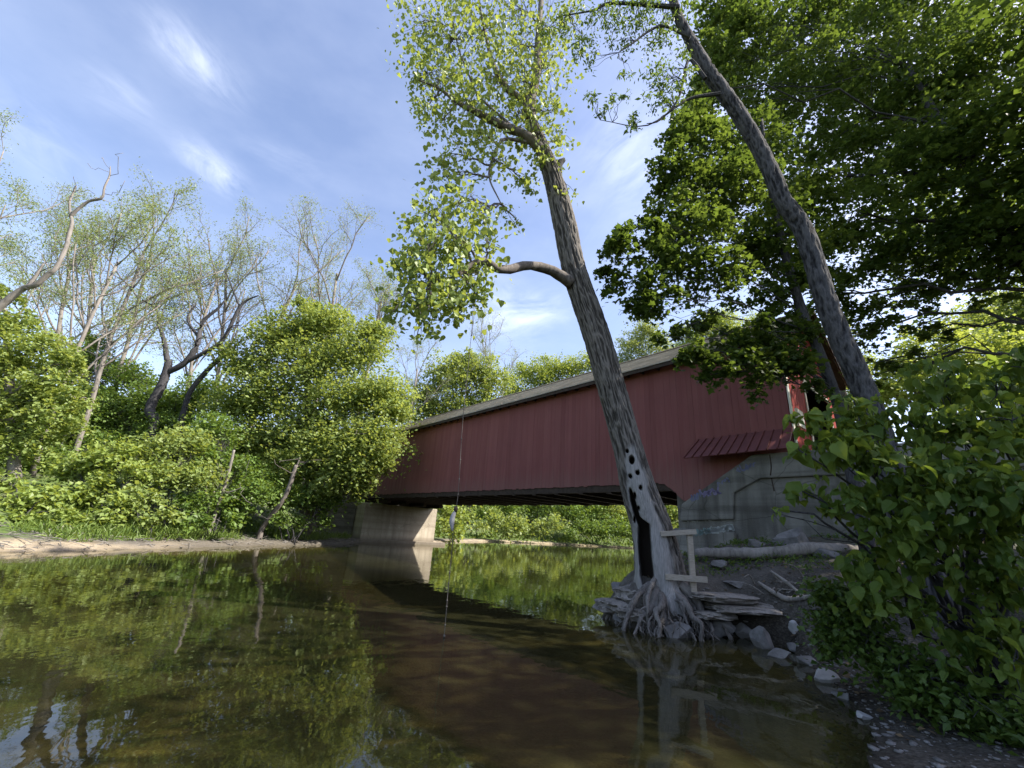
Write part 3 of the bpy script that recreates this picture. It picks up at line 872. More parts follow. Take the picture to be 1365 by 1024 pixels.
L1 = limb(cot, [(762, 378, 9, 9.1), (748, 368, 7.5, 9.0), (728, 358, 6.8, 8.8), (702, 354, 6.3, 8.4), (680, 359, 6.2, 8.0), (662, 358, 5.5, 7.7), (648, 349, 5.0, 7.5), (634, 350, 4.4, 7.4), (618, 362, 3.2, 7.3), (600, 372, 2.2, 7.2), (575, 376, 1.3, 7.2)], M['bark_grey'])
L2 = limb(cot, [(722, 200, 7, 8.9), (700, 180, 6.5, 8.7), (680, 172, 6, 8.6), (655, 160, 5.5, 8.4), (632, 148, 4.2, 8.2), (612, 138, 3, 8.1), (585, 118, 1.8, 8.0), (560, 108, 1, 7.9)], M['bark_grey'])
L3 = limb(cot, [(708, 160, 6.5, 8.9), (709, 130, 6, 8.9), (716, 95, 5.5, 8.9), (717, 60, 4.5, 8.9), (720, 20, 3.6, 8.9), (724, -40, 2.5, 8.9), (728, -110, 1.2, 8.9)], M['bark_grey'])
L4 = limb(cot, [(700, 135, 4.5, 8.9), (680, 122, 4.6, 8.8), (668, 108, 4.2, 8.7), (660, 92, 3.4, 8.7), (650, 60, 2.2, 8.6), (640, 10, 1.3, 8.5), (630, -50, .8, 8.4)], M['bark_grey'])
L5 = limb(cot, [(740, 250, 6, 9.0), (744, 232, 5.2, 9.0), (746, 218, 4.6, 9.0), (752, 213, 3.0, 9.0)], M['bark_dark'], name='broken_stub', n=10)
L6 = limb(cot, [(705, 190, 3, 8.8), (672, 186, 2.2, 8.6), (660, 205, 1.8, 8.5), (652, 235, 1.3, 8.4), (668, 272, .8, 8.4)], M['bark_grey'], sides=6)
L7 = limb(cot, [(690, 175, 2.2, 8.6), (640, 130, 1.6, 8.4), (625, 100, 1.3, 8.3), (610, 60, .9, 8.2), (600, 10, .7, 8.2)], M['bark_grey'], sides=6)
cot_limbs = [L1, L2, L3, L4, L6, L7]
fb = MB(); tw = MB()
CBL = [  # foliage masses: pixel centre, pixel radius, distance, leaves wanted
    (560, 30, 36, 8.0, 300), (600, 55, 45, 8.2, 430), (590, 105, 42, 8.1, 340), (570, 95, 34, 8.0, 230), (640, 40, 50, 8.5, 480), (690, 60, 46, 8.9, 420), (730, 90, 36, 9.0, 270), (735, 40, 42, 8.9, 320),
    (700, 110, 42, 8.8, 400), (660, 105, 44, 8.6, 420), (625, 140, 40, 8.3, 330), (690, 150, 38, 8.7, 330), (716, 180, 30, 8.8, 240), (640, 180, 36, 8.4, 220), (590, 160, 30, 8.1, 160), (565, 145, 20, 8.0, 70),
    (600, 205, 34, 8.2, 170), (660, 215, 30, 8.4, 140), (590, 235, 24, 8.1, 90), (725, 215, 22, 8.9, 150), (735, 150, 22, 9, 130), (750, 180, 16, 9.0, 50), (758, 258, 18, 9.1, 50), (700, 240, 18, 8.9, 100), (680, 10, 40, 8.7, 300), (620, -20, 60, 8.4, 500), (720, -40, 60, 8.9, 500),
    (570, 285, 30, 7.5, 260), (610, 275, 34, 7.6, 300), (640, 285, 24, 7.7, 150), (650, 318, 22, 7.6, 130), (570, 325, 36, 7.3, 420), (610, 330, 34, 7.4, 420), (545, 355, 28, 7.2, 270), (580, 375, 36, 7.2, 430), (625, 375, 28, 7.4, 280),
    (560, 405, 26, 7.1, 170), (600, 400, 26, 7.2, 220), (635, 392, 18, 7.4, 90), (530, 400, 14, 7.1, 50), (565, 432, 14, 7.1, 40), (675, 285, 16, 8.4, 50), (690, 300, 10, 8.4, 18), (605, 420, 8, 7.2, 16), (525, 415, 10, 7.0, 20), (556, 448, 9, 7.0, 16), (650, 350, 14, 7.5, 40)]
allp = np.vstack([l[:, :3] for l in cot_limbs])
for x, y, r, Y, nl in CBL:
    c = at(x, y, Y); rw = rpx(x, y, r, Y)
    cc = blob_leaves(fb, c, rw, int(nl * (1.25 if y < 262 else .95)), .10, DELTA, .95, clumps=max(6, nl // 6), up=.15, droop=.55, csig=.34 if y < 262 else .42)
    i0 = np.argmin(np.linalg.norm(allp - c, axis=1)); p0 = allp[i0]
    main = curve(p0, c, (0, 0, .06 * np.linalg.norm(c - p0)), 8, .03); tw.tube(main, np.linspace(.03, .009, 8), 5)
    for e in cc[::2]:
        tw.tube(curve(main[rng.integers(2, 8)], e, (0, 0, .04), 5, .05), np.linspace(.009, .003, 5), 4, cap=False)
nleaf = sum(len(f_) for f_ in fb.f)
for v_, t_ in zip(tw.v, tw.tone): fb.v.append(v_); fb.tone.append(t_)
fb.f += [f_ + fb.n for f_ in tw.f]; fb.n += tw.n
co_ = fb.build('crown', M['leaf_cotton'], cot); co_.data.materials.append(M['bark_grey'])
mi = np.zeros(len(co_.data.polygons), np.int32); mi[nleaf:] = 1; co_.data.polygons.foreach_set('material_index', mi)
# exposed roots spilling over the bank into the water
R0 = np.array([3.38, 9.5, .5])
for k in range(120):
    a_ = math.radians(rng.uniform(150, 400)); dx, dy = math.cos(a_), math.sin(a_)
    big = k < 34
    r0 = rng.uniform(.05, .10) if big else rng.uniform(.014, .04)
    st = R0 + np.array([dx * .36, dy * .36, rng.uniform(.05, .45) if big else rng.uniform(-.15, .25)])
    ln = rng.uniform(.3, 1.05) * (1.0 if big else .85)
    k1 = st + np.array([dx, dy, 0]) * ln * .45 + np.array([0, 0, -rng.uniform(.15, .35)])
    k2 = st + np.array([dx, dy, 0]) * ln * .8; k2[2] = rng.uniform(.0, .25)
    k3 = k2 + np.array([dx * rng.uniform(0, .18), dy * rng.uniform(0, .18), -rng.uniform(.15, .5)]) + rng.normal(0, .05, 3)
    s = spline([st, k1 + rng.normal(0, .04, 3), (k1 + k2) / 2 + rng.normal(0, .05, 3), k2 + rng.normal(0, .05, 3), k3], 22)
    s += .02 * np.c_[fbm(s * 7 + k, 3, 2), fbm(s * 7 + k + 9, 4, 2), fbm(s * 7 + k + 5, 5, 2)]
    mb = MB(); mb.tube(s, np.linspace(r0, r0 * .3, 22), 8, wob=.16)
    for q_ in range(5 if big else 2):
        p0 = s[rng.integers(9, 20)]; e2 = p0 + np.array([rng.normal(0, .1), rng.normal(0, .1), rng.uniform(-.4, -.1)])
        mb.tube(curve(p0, e2, rng.normal(0, .03, 3), 7, .06), np.linspace(r0 * .35, .005, 7), 5, wob=.1)
    mb.build('root', M['root'], cot, smooth=True)

# ------------------------------------------------------------------ wooden climbing steps by the trunk
st = thing('climbing_step', 'weathered board steps nailed to the hollow trunk with one upright post', 'tree steps', (4.1, 9.2, .7))


def board_px(a, b, Ya, Yb, hpx, dep, name):
    p0, p1 = at(*a, Ya), at(*b, Yb); hw = rpx(*a, hpx, Ya)
    ax = unit(p1 - p0); dv = unit(np.cross(ax, BZ)); up_ = unit(np.cross(dv, ax))
    mb = MB(); mb.bar(p0, p1, dv * dep, up_ * hw); return mb.build(name, M['plank'], st, bevel=.006)


board_px((880, 712), (927, 709), 9.15, 9.0, 3.2, .11, 'top_board')
board_px((887, 769), (943, 773), 9.0, 8.85, 3.6, .02, 'lower_board')
p0, p1 = at(919, 712, 9.0), at(925, 790, 9.0)
mb = MB(); mb.bar(p1, p0, np.array([.055, 0, 0]), np.array([0, .03, 0])); mb.build('post', M['plank'], st, bevel=.006)

# ------------------------------------------------------------------ rope swing
ropeX = at(634, 352, 7.4)
rs = thing('rope_swing', 'knotted rope swing with grey handle hanging from the cottonwood limb over water', 'rope swing', ropeX)
low = np.array([ropeX[0] + .02, ropeX[1], .06])
RP = [at(634, 350, 7.4), at(630, 425, 7.4), at(626, 470, 7.4), at(617, 560, 7.4), at(611, 655, 7.4), at(606, 690, 7.4), at(602, 737, 7.4), at(597, 790, 7.4), at(592, 850, 7.4)]
s = spline(RP, 60); s[-1][2] = max(s[-1][2], .02)
mb = MB(); mb.tube(s, .0055, 6); mb.build('rope', M['rope'], rs, smooth=True)
mb = MB(); a1 = spline([at(638, 350, 7.45), at(634, 400, 7.42), at(629, 448, 7.4)], 14); mb.tube(a1, .005, 6); mb.build('rope_strand', M['rope'], rs, smooth=True)


def knot(y, r, mat=M['rope'], nm='knot', el=1.3):
    i_ = np.argmin([abs(project(p)[1] - y) for p in s]); c = s[i_]
    mb = MB(); zz = np.linspace(-1, 1, 9); mb.tube(np.c_[np.full(9, c[0]), np.full(9, c[1]), c[2] + zz * r * el], np.sqrt(np.clip(1 - zz ** 2, .03, 1)) * r, 10, wob=.06); mb.build(nm, mat, rs, smooth=True)


for y in (446, 542, 592, 617, 638, 655, 762, 776, 800, 812, 832): knot(y, .013)
knot(849, .018)
g0 = at(607, 683, 7.4); g1 = at(603, 708, 7.38)
mb = MB(); gs = spline([g0 + BZ * .03, g0 * .6 + g1 * .4 + np.array([-.035, 0, 0]), g1], 12); mb.tube(gs, np.interp(np.linspace(0, 1, 12), [0, .2, .6, 1], [.014, .036, .045, .014]), 10, wob=.05); mb.build('grip', M['rope_grip'], rs, smooth=True)
mb = MB(); mb.tube([g0 + BZ * .10, g0 + BZ * .05, g0 + np.array([.01, 0, -.0])], [.02, .042, .02], 10); mb.build('grip_binding', M['dark_wood'], rs, smooth=True)

# ------------------------------------------------------------------ rocks, slabs and driftwood on the near bank
def rock_mesh(c, sx, sy, sz, seed, rot=0.0, planes=16, tilt=0.0, sub=4):
    g = np.random.default_rng(seed); bm = bmesh.new(); bmesh.ops.create_icosphere(bm, subdivisions=sub, radius=1)
    v = np.array([q_.co[:] for q_ in bm.verts]); f = np.array([[l.index for l in fa.verts] for fa in bm.faces]); bm.free()
    v /= np.linalg.norm(v, axis=1)[:, None]
    nrm = g.normal(0, 1, (planes, 3)); nrm /= np.linalg.norm(nrm, axis=1)[:, None]; dd = g.uniform(.55, 1, planes)
    r = np.min(dd[None] / np.maximum(v @ nrm.T, .12), 1); r = np.minimum(r, 1.5)
    v = v * (r * (1 + .035 * fbm(v * 5 + seed, seed, 3)))[:, None] * np.array([sx, sy, sz])
    ct, s_ = math.cos(tilt), math.sin(tilt); v = v @ np.array([[ct, 0, s_], [0, 1, 0], [-s_, 0, ct]])
    ca, sa = math.cos(rot), math.sin(rot); v = v @ np.array([[ca, sa, 0], [-sa, ca, 0], [0, 0, 1]])
    return v + np.asarray(c), f


def rock(px, py, Y, sx, sy, sz, label, seed, mat='rock', rot=0, tilt=0, name='rock', z=None):
    c = on_ground(px, py + 4) if z is None else at(px, py, Y)
    if z is None: c[2] += sz * .35
    else: c[2] = z
    mb = MB(); v, f = rock_mesh(c, sx, sy, sz, seed, rot, tilt=tilt); mb.add(v, f)
    return single(mb, name, M[mat], label, 'rock', c)


rock(1018, 860, 7.6, .2, .16, .3, 'upright triangular grey rock at the waterline below the driftwood', 3, tilt=.25)
rock(1098, 905, 6.9, .16, .12, .085, 'small whitish rock by itself on the shore under the shrub', 5, 'rock_pale', rot=.4)
rock(993, 842, 8.0, .24, .2, .15, 'rounded grey rock just behind the upright triangular rock', 8)
rock(1060, 838, 7.7, .10, .09, .10, 'small pale rock wedged at the foot of the bank', 12, 'rock_pale')
rock(1040, 872, 7.4, .2, .16, .10, 'low dark rock beside the upright triangular rock', 17)
rock(1064, 722, 11.6, .45, .32, .26, 'grey pointed boulder above the long log near the abutment', 21)
rock(1100, 738, 12, .3, .25, .15, 'flat grey boulder half under the shrub beyond the log', 24)
rock(1152, 955, 5.4, .09, .07, .04, 'flat pale stone lying alone on the gravel', 27, 'rock_pale')
rock(832, 792, 9.9, .55, .5, .16, 'broad layered rock shelf jutting from the tree roots into water', 31, rot=.3, z=.22)
rock(845, 766, 10.3, .42, .4, .2, 'rough grey rock piled behind the rock shelf and roots', 33, z=.55)
rock(836, 815, 9.5, .36, .3, .16, 'pale edged rock beneath the rock shelf at the waterline', 36, rot=.8, z=.1)
def slab(px, py, Y, sx, sy, sz, label, seed, rot=0, z=0.5, mat='drift'):
    bm = bmesh.new(); bmesh.ops.create_icosphere(bm, subdivisions=5, radius=1)
    v = np.array([q_.co[:] for q_ in bm.verts]); f = np.array([[l.index for l in fa.verts] for fa in bm.faces]); bm.free()
    v = np.sign(v) * np.abs(v) ** np.array([.55, .55, .42])
    an = np.arctan2(v[:, 1], v[:, 0]); edge = fbm(np.c_[np.cos(an) * 2.2, np.sin(an) * 2.2, v[:, 2] * 1.6 + seed], seed, 4)
    v[:, :2] *= (1 + .42 * edge)[:, None]
    v = v * np.array([sx, sy, sz]); v[:, 2] += .35 * sz * fbm(np.c_[v[:, 0] * 1.2, v[:, 1] * 6, v[:, 2] * 0 + seed], seed + 3, 3)
    v[:, :2] += .02 * np.c_[fbm(v * np.array([2, 2, 30]) + seed, 4, 2), fbm(v * np.array([2, 2, 30]) + seed + 7, 5, 2)]
    ca, sa = math.cos(rot), math.sin(rot); v = v @ np.array([[ca, sa, 0], [-sa, ca, 0], [0, 0, 1]])
    c = at(px, py, Y); c[2] = z
    mb = MB(); mb.add(v + c, f); return single(mb, 'flat_rock', M[mat], label, 'rock', c)


slab(965, 800, 9.0, .62, .38, .07, 'flat grey slab on top of the undercut bank', 41, .1, .66)
slab(992, 816, 8.85, .66, .34, .065, 'long thin slab under the top slab of the bank', 43, -.06, .50)
slab(945, 822, 8.95, .42, .36, .07, 'short slab touching the cottonwood roots', 45, .2, .36)
slab(1020, 806, 9.0, .5, .3, .06, 'weathered slab end under the bent driftwood branch', 46, -.2, .56)
slab(835, 800, 9.75, .5, .42, .10, 'layered grey slab beneath the left side of the cottonwood', 47, .5, .30)
slab(848, 782, 9.9, .50, .40, .13, 'gnarled weathered slab heaped highest at the left of the roots', 71, .9, .52)
slab(822, 790, 9.9, .42, .30, .12, 'outermost weathered slab at the left tip of the root mound', 73, .2, .26)
slab(850, 812, 9.3, .40, .30, .11, 'weathered slab just under the hollow of the cottonwood', 75, -.4, .22)
rock(905, 845, 8.6, .3, .2, .2, 'dark wet stone below the cottonwood roots', 61)
rock(960, 838, 8.6, .28, .2, .2, 'dark wet stone below the long thin slab', 63)
rock(1075, 880, 7.2, .15, .12, .09, 'round dark stone near the whitish rock', 64)
rock(1120, 925, 6.4, .10, .09, .05, 'small dark stone right of the whitish rock', 65)
rock(960, 752, 10, .22, .18, .1, 'small stone just below the long grey log', 66)
rock(1010, 726, 12, .25, .2, .12, 'low stone left of the pointed boulder', 67)
rock(1000, 775, 9.6, .5, .4, .16, 'mound shaped grey rock between the steps and the branches', 48, z=.85)
rock(1058, 860, 7.5, .12, .1, .07, 'small dark rock at the edge of the ivy', 52)

# logs and branches
def log(pts, r, label, name='log', mat='drift', sides=14, group=None, cat='log'):
    mb = MB(); s_ = spline(pts, 40); r_m = r if np.isscalar(r) else max(r)
    s_[:, 2] += .5 * r_m * fbm(s_ * 1.6, 91, 3); s_[:, 1] += .6 * r_m * fbm(s_ * 1.6, 95, 3); mb.tube(s_, r if np.isscalar(r) else np.interp(np.linspace(0, 1, 40), np.linspace(0, 1, len(r)), r), sides, wob=.055)
    return single(mb, name, M[mat], label, cat, s_[0], group, smooth=True)


def og(px, py, dz=0.0):
    p = on_ground(px, py); p[2] += dz; return p


log([og(926, 748, .14), og(1000, 748, .16), og(1070, 744, .16), og(1145, 740, .14)], [.10, .125, .13, .11], 'long smooth grey log lying on the bank below the abutment')
log([og(1012, 785, .12), og(1036, 799, .10), og(1056, 805, .08), og(1090, 802, .10)], [.025, .045, .05, .03], 'thick bent driftwood branch at the bank edge near the shrub', 'driftwood', cat='branch')
log([og(1030, 776, .2), og(1050, 788, .16), og(1076, 802, .05)], [.02, .032, .02], 'straight driftwood branch leaning behind the bent one', 'driftwood', cat='branch')
for k in range(16):
    a_ = og(rng.uniform(990, 1075), rng.uniform(768, 800), .05); e = a_ + np.array([rng.uniform(-.7, .7), rng.uniform(-.5, .3), rng.uniform(0, .2)])
    log([a_, (a_ + e) / 2 + rng.normal(0, .06, 3), e], [.014, .011, .005], 'thin grey stick in the tangle beside the driftwood branches', 'stick', sides=6, group='sticks in the driftwood tangle', cat='stick')
# pebbles on the near shore
mb = MB(); pebv, pebf = rock_mesh((0, 0, 0), 1, .8, .5, 77, sub=1)
nP = 3800; q_ = np.c_[rng.uniform(1.2, 7, nP), rng.uniform(2.2, 8.2, nP)]; hz, hd, _ = height(q_, True); keep = (hd > -.35) & (hd < 3.4) & (rng.random(nP) < np.exp(-np.abs(hd - .4) / 1.6))
for (x, y), z in zip(q_[keep], hz[keep]):
    sc = min(.012 * math.exp(rng.normal(0, .55)), .05); a_ = rng.uniform(0, 6.28); ca, sa = math.cos(a_), math.sin(a_)
    mb.add((pebv @ np.array([[ca, sa, 0], [-sa, ca, 0], [0, 0, 1]])) * sc + (x, y, z + sc * .2), pebf, rng.random() * 1.4)
nP = 1500; q_ = np.c_[rng.uniform(2, 6.5, nP), rng.uniform(3.5, 9.6, nP)]; hz, hd, _ = height(q_, True); keep = (np.abs(hd - .05) < .45) & (rng.random(nP) < .55)
for (x, y), z in zip(q_[keep], hz[keep]):
    sc = rng.uniform(.018, .06); a_ = rng.uniform(0, 6.28); ca, sa = math.cos(a_), math.sin(a_)
    mb.add((pebv * rng.uniform(.75, 1.25, 3) @ np.array([[ca, sa, 0], [-sa, ca, 0], [0, 0, 1]])) * sc + (x, y, z), pebf, rng.random() * .9)
tag(mb.build('pebbles', M['rock'], smooth=True), 'grey wet pebbles scattered over the gravel shore', 'pebbles', kind='stuff')

# ------------------------------------------------------------------ right side trees
# slender dark trunk leaning across the sky
lt = thing('locust_tree', 'tall slender dark trunked tree leaning left across the maple canopy', 'tree', (7.3, 7.6, gz(7.3, 7.6)))
LPX = [(1190, 640, 21, 7.6), (1170, 575, 19, 7.55), (1145, 505, 17, 7.5), (1120, 450, 16.2, 7.5), (1100, 398, 15.5, 7.5), (1072, 310, 14, 7.5), (1045, 268, 13, 7.5), (1015, 203, 12, 7.5), (980, 145, 11.5, 7.5), (946, 98, 11, 7.5), (918, 50, 8.5, 7.5), (900, 10, 7, 7.5), (890, -50, 6, 7.5), (880, -130, 4, 7.5), (875, -220, 2, 7.5)]
s = spline([(7.35, 7.65, gz(7.3, 7.6) - .3, .3)] + [(*at(x, y, Y), rpx(x, y, r, Y)) for x, y, r, Y in LPX], 420); s[:, 3] *= .74
nS = 64; mb = MB(); mb.tube(s[:, :3], s[:, 3], nS)
V = mb.v[0]; c_ = np.repeat(s[:, :3], nS, 0); out_ = V[:420 * nS] - c_; rr_ = np.linalg.norm(out_, axis=1)[:, None]
rd = 1 - np.abs(fbm(V[:420 * nS] * np.array([17, 17, 4.5]), 71, 3)) * 2
V[:420 * nS] += out_ / rr_ * (.045 * rd[:, None] - .02) * np.clip(rr_ / .2, .3, 1)
mb.tone[0] = np.concatenate([rd, [.5, .5]])
mb.build('trunk', M['bark_furrow'], lt, smooth=True)
fb = MB(); tb = MB()
sprigs = [([(940, 105, 3), (918, 80, 2.2), (905, 130, 1.5), (880, 160, .9), (862, 165, .5)], 7.4), ([(960, 125, 3), (925, 130, 2), (905, 140, 1.6), (860, 168, .8), (800, 160, .4)], 7.4),
          ([(905, 10, 3.5), (840, 5, 2.5), (810, 5, 2.2), (790, 14, 1.4), (745, 22, .8)], 7.3), ([(920, 50, 2.5), (880, 35, 1.8), (840, 60, 1), (825, 70, .6)], 7.3)]
SL = []
for px, Y in sprigs:
    q_ = spline([(*at(x, y, Y), rpx(x, y, r, Y)) for x, y, r in px], 16); tb.tube(q_[:, :3], q_[:, 3], 6); SL.append(q_[:, :3])
SL = np.vstack(SL)
for x, y, r, n in [(790, 128, 12, 40), (830, 125, 16, 46), (810, 148, 14, 36), (845, 150, 16, 46), (835, 100, 12, 30), (870, 100, 26, 120), (900, 90, 26, 150), (895, 135, 18, 60), (845, 165, 14, 34), (760, 20, 26, 160), (800, 30, 26, 170), (830, 50, 22, 110), (775, 55, 20, 80), (790, 75, 12, 36),
                   (850, 20, 30, 240), (880, 40, 26, 200), (740, 40, 20, 90), (870, 130, 18, 70), (900, 115, 20, 90), (770, 75, 8, 20), (825, 8, 30, 220), (880, 5, 30, 240)]:
    c = at(x, y, 7.35); cc = blob_leaves(fb, c, rpx(x, y, r, 7.35), int(n * 1.8), .10, NARROW, .9, clumps=max(4, n // 8), up=.3, droop=.6, csig=.2)
    p0 = SL[np.argmin(np.linalg.norm(SL - c, axis=1))]
    for e in cc[::2]: tb.tube(curve(p0, e, (0, 0, .03), 5, .06), np.linspace(.008, .003, 5), 4, cap=False)
fb.build('crown', M['leaf_mid'], lt); tb.build('branches', M['bark_dark'], lt)


def PXB(lst, Y=None):
    o_ = []
    for q_ in lst:
        x, y, r = q_[:3]; Yq = q_[3] if len(q_) > 3 else Y
        o_.append((at(x, y, Yq), rpx(x, y, r, Yq)))
    return o_


def PXT(lst, Y, x0=None):
    """trunk from pixels (x, y, radius px), its foot dropped to the ground"""
    o_ = [(at(x, y, Y), rpx(x, y, r, Y)) for x, y, r in lst]
    p, r = o_[0]; g_ = gz(p[0], p[1])
    if p[2] > g_ + .1: o_.insert(0, (np.array([p[0], p[1], g_ - .2]), r * 1.25))
    return o_


def foot(tr): return (tr[0][0][0], tr[0][0][1], gz(tr[0][0][0], tr[0][0][1]))


t_ = PXT([(1122, 560, 7), (1110, 520, 6.8), (1092, 470, 6.2), (1075, 430, 5.6), (1058, 380, 5.5), (1040, 310, 4.5), (1025, 240, 3), (1015, 160, 2)], 9.6)
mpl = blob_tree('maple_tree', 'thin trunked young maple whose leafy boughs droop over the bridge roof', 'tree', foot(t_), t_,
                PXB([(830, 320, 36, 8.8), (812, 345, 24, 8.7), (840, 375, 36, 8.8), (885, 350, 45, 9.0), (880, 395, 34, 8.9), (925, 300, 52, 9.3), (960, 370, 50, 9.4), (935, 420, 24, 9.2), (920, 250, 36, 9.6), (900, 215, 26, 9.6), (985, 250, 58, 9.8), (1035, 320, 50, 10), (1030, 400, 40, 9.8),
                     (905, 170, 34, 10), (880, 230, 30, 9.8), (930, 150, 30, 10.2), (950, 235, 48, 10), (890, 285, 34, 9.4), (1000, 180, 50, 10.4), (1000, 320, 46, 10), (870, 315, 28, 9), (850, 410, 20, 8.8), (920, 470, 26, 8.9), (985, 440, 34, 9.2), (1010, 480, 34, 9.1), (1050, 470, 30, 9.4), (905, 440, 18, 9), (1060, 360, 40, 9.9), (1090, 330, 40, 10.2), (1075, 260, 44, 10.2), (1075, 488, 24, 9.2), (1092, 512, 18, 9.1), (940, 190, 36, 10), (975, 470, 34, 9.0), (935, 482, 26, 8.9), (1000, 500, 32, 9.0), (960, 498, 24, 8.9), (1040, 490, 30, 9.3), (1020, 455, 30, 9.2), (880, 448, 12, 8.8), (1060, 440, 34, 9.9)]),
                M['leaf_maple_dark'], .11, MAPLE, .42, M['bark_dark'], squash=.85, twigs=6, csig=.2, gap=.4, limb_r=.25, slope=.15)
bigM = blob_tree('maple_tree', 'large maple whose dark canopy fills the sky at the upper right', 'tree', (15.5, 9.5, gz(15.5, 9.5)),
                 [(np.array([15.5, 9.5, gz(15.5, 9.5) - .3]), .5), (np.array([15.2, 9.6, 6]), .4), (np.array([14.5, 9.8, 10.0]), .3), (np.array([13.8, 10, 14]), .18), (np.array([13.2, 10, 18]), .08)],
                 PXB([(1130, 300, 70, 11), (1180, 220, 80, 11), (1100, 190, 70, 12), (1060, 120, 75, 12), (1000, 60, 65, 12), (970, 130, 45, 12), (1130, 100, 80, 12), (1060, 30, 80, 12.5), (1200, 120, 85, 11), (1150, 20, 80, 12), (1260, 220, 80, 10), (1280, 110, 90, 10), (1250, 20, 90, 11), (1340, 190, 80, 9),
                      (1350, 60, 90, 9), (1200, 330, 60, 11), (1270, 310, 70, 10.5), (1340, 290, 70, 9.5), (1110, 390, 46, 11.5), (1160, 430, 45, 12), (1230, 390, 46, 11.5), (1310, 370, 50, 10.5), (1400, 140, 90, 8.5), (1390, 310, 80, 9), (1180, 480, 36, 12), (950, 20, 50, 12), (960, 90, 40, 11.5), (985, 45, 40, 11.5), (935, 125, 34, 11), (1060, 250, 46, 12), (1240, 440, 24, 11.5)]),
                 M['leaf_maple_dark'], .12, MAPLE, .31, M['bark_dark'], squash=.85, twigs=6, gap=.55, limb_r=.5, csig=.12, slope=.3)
# maples added out of view so that their canopy keeps this bank in shade
for k, (x, y, h_, lab) in enumerate([(13.5, 4, 12.5, 'maple added out of view to shade the shrub by the water'), (21.5, 12, 15, 'maple added out of view by the road to shade the bank')]):
    g_ = gz(x, y)
    bl = [(np.array([x + rng.normal(0, 2.2), y + rng.normal(0, 2.0), g_ + h_ * (.5 + .5 * q_ / 9)]), rng.uniform(2.2, 3.1)) for q_ in range(10)]
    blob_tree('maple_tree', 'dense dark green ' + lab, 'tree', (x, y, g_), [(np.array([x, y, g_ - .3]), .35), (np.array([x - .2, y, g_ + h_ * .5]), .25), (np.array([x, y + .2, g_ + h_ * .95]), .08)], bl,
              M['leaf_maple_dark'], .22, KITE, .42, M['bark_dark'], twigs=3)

# broad leaved shrub in the foreground right
def shrub(name, label, blobs, leaf, size, tmpl, cover, base, csig=.28, up=.9, cat='shrub', squash=.8, stems=True, group=None):
    root = thing(name, label, cat, base, group); fb = MB(); tb = MB()
    for c, r in blobs:
        n = int(cover * 4 * math.pi * r * r / (size * size * .5))
        if tmpl is BROAD:
            blob_leaves(fb, c, r * 1.1, n // 2, size * .8, OVATE, .7, clumps=max(4, n // 24), up=.35, droop=.9, csig=.2)
            cc = blob_leaves(fb, c, r * 1.15, n // 2, size, tmpl, .7, clumps=max(4, n // 22), up=.45, droop=.8, csig=.22)
        else:
            cc = blob_leaves(fb, c, r, n, size, tmpl, squash, clumps=max(5, n // 9), up=up, droop=.45, csig=csig)
        b0 = np.array(base) + np.array([rng.normal(0, .12), rng.normal(0, .12), -.1])
        if stems:
            m_ = curve(b0, c, (0, 0, .25 * np.linalg.norm(c - b0) * .5), 9, .02); tb.tube(m_, np.linspace(.028, .009, 9), 6)
            for e in cc[::2]: tb.tube(curve(m_[rng.integers(4, 9)], e, (0, 0, .05), 5, .04), np.linspace(.008, .003, 5), 4, cap=False)
    if tb.n: tb.build('stems', M['bark_dark'], root, smooth=True)
    fb.build('foliage', leaf, root); return root


shrub('broadleaf_shrub', 'large broad leaved green shrub overhanging the gravel shore', PXB([(1110, 580, 42, 5.0), (1075, 560, 20, 5.0), (1160, 600, 46, 4.9), (1150, 545, 36, 5.0), (1210, 560, 50, 4.9), (1290, 540, 60, 4.7), (1350, 560, 60, 4.4), (1220, 640, 60, 4.7), (1300, 640, 70, 4.5), (1360, 680, 70, 4.2),
      (1130, 660, 36, 5.0), (1180, 700, 50, 4.9), (1260, 730, 60, 4.7), (1330, 770, 60, 4.4), (1150, 750, 36, 5.0), (1200, 790, 50, 4.9), (1290, 830, 60, 4.7), (1360, 870, 60, 4.4), (1070, 655, 16, 5.1), (1040, 680, 10, 5.1), (1065, 600, 14, 5), (1250, 510, 40, 5), (1340, 490, 40, 4.8)]),
      M['leaf_broad'], .118, BROAD, .56, (5.7, 5.4, gz(5.7, 5.4)))
shrub('low_shrub', 'low small leaved green bush at the foot of the broad leaved shrub', PXB([(1100, 785, 24, 6.0), (1120, 820, 36, 5.8), (1165, 860, 38, 5.5), (1105, 855, 22, 6.0), (1215, 895, 40, 5.1), (1270, 925, 44, 4.8), (1150, 800, 34, 5.7), (1330, 950, 46, 4.5), (1380, 970, 40, 4.2), (1190, 925, 16, 5.8)]),
      M['leaf_ivy'], .07, KITE, 1.5, (5.2, 6.4, gz(5.2, 6.4)), csig=.3)
M['litter'] = leaf_mat('dead_leaf', (.06, .042, .025), (.20, .145, .085), .1, .7, .15, 1.0)
mb = MB(); nl_ = 5200; q_ = np.c_[rng.uniform(2.2, 11, nl_), rng.uniform(4.5, 14, nl_)]; hz, hd, _ = height(q_, True); k_ = (hd > .12) & (rng.random(nl_) < .6)
leaves(mb, np.c_[q_[k_], hz[k_] + .012], .07, KITE, rng.random(k_.sum()), 2.5, 0)
tag(mb.build('leaf_litter', M['litter']), 'brown dead leaves lying on the near bank', 'leaf litter', kind='stuff')
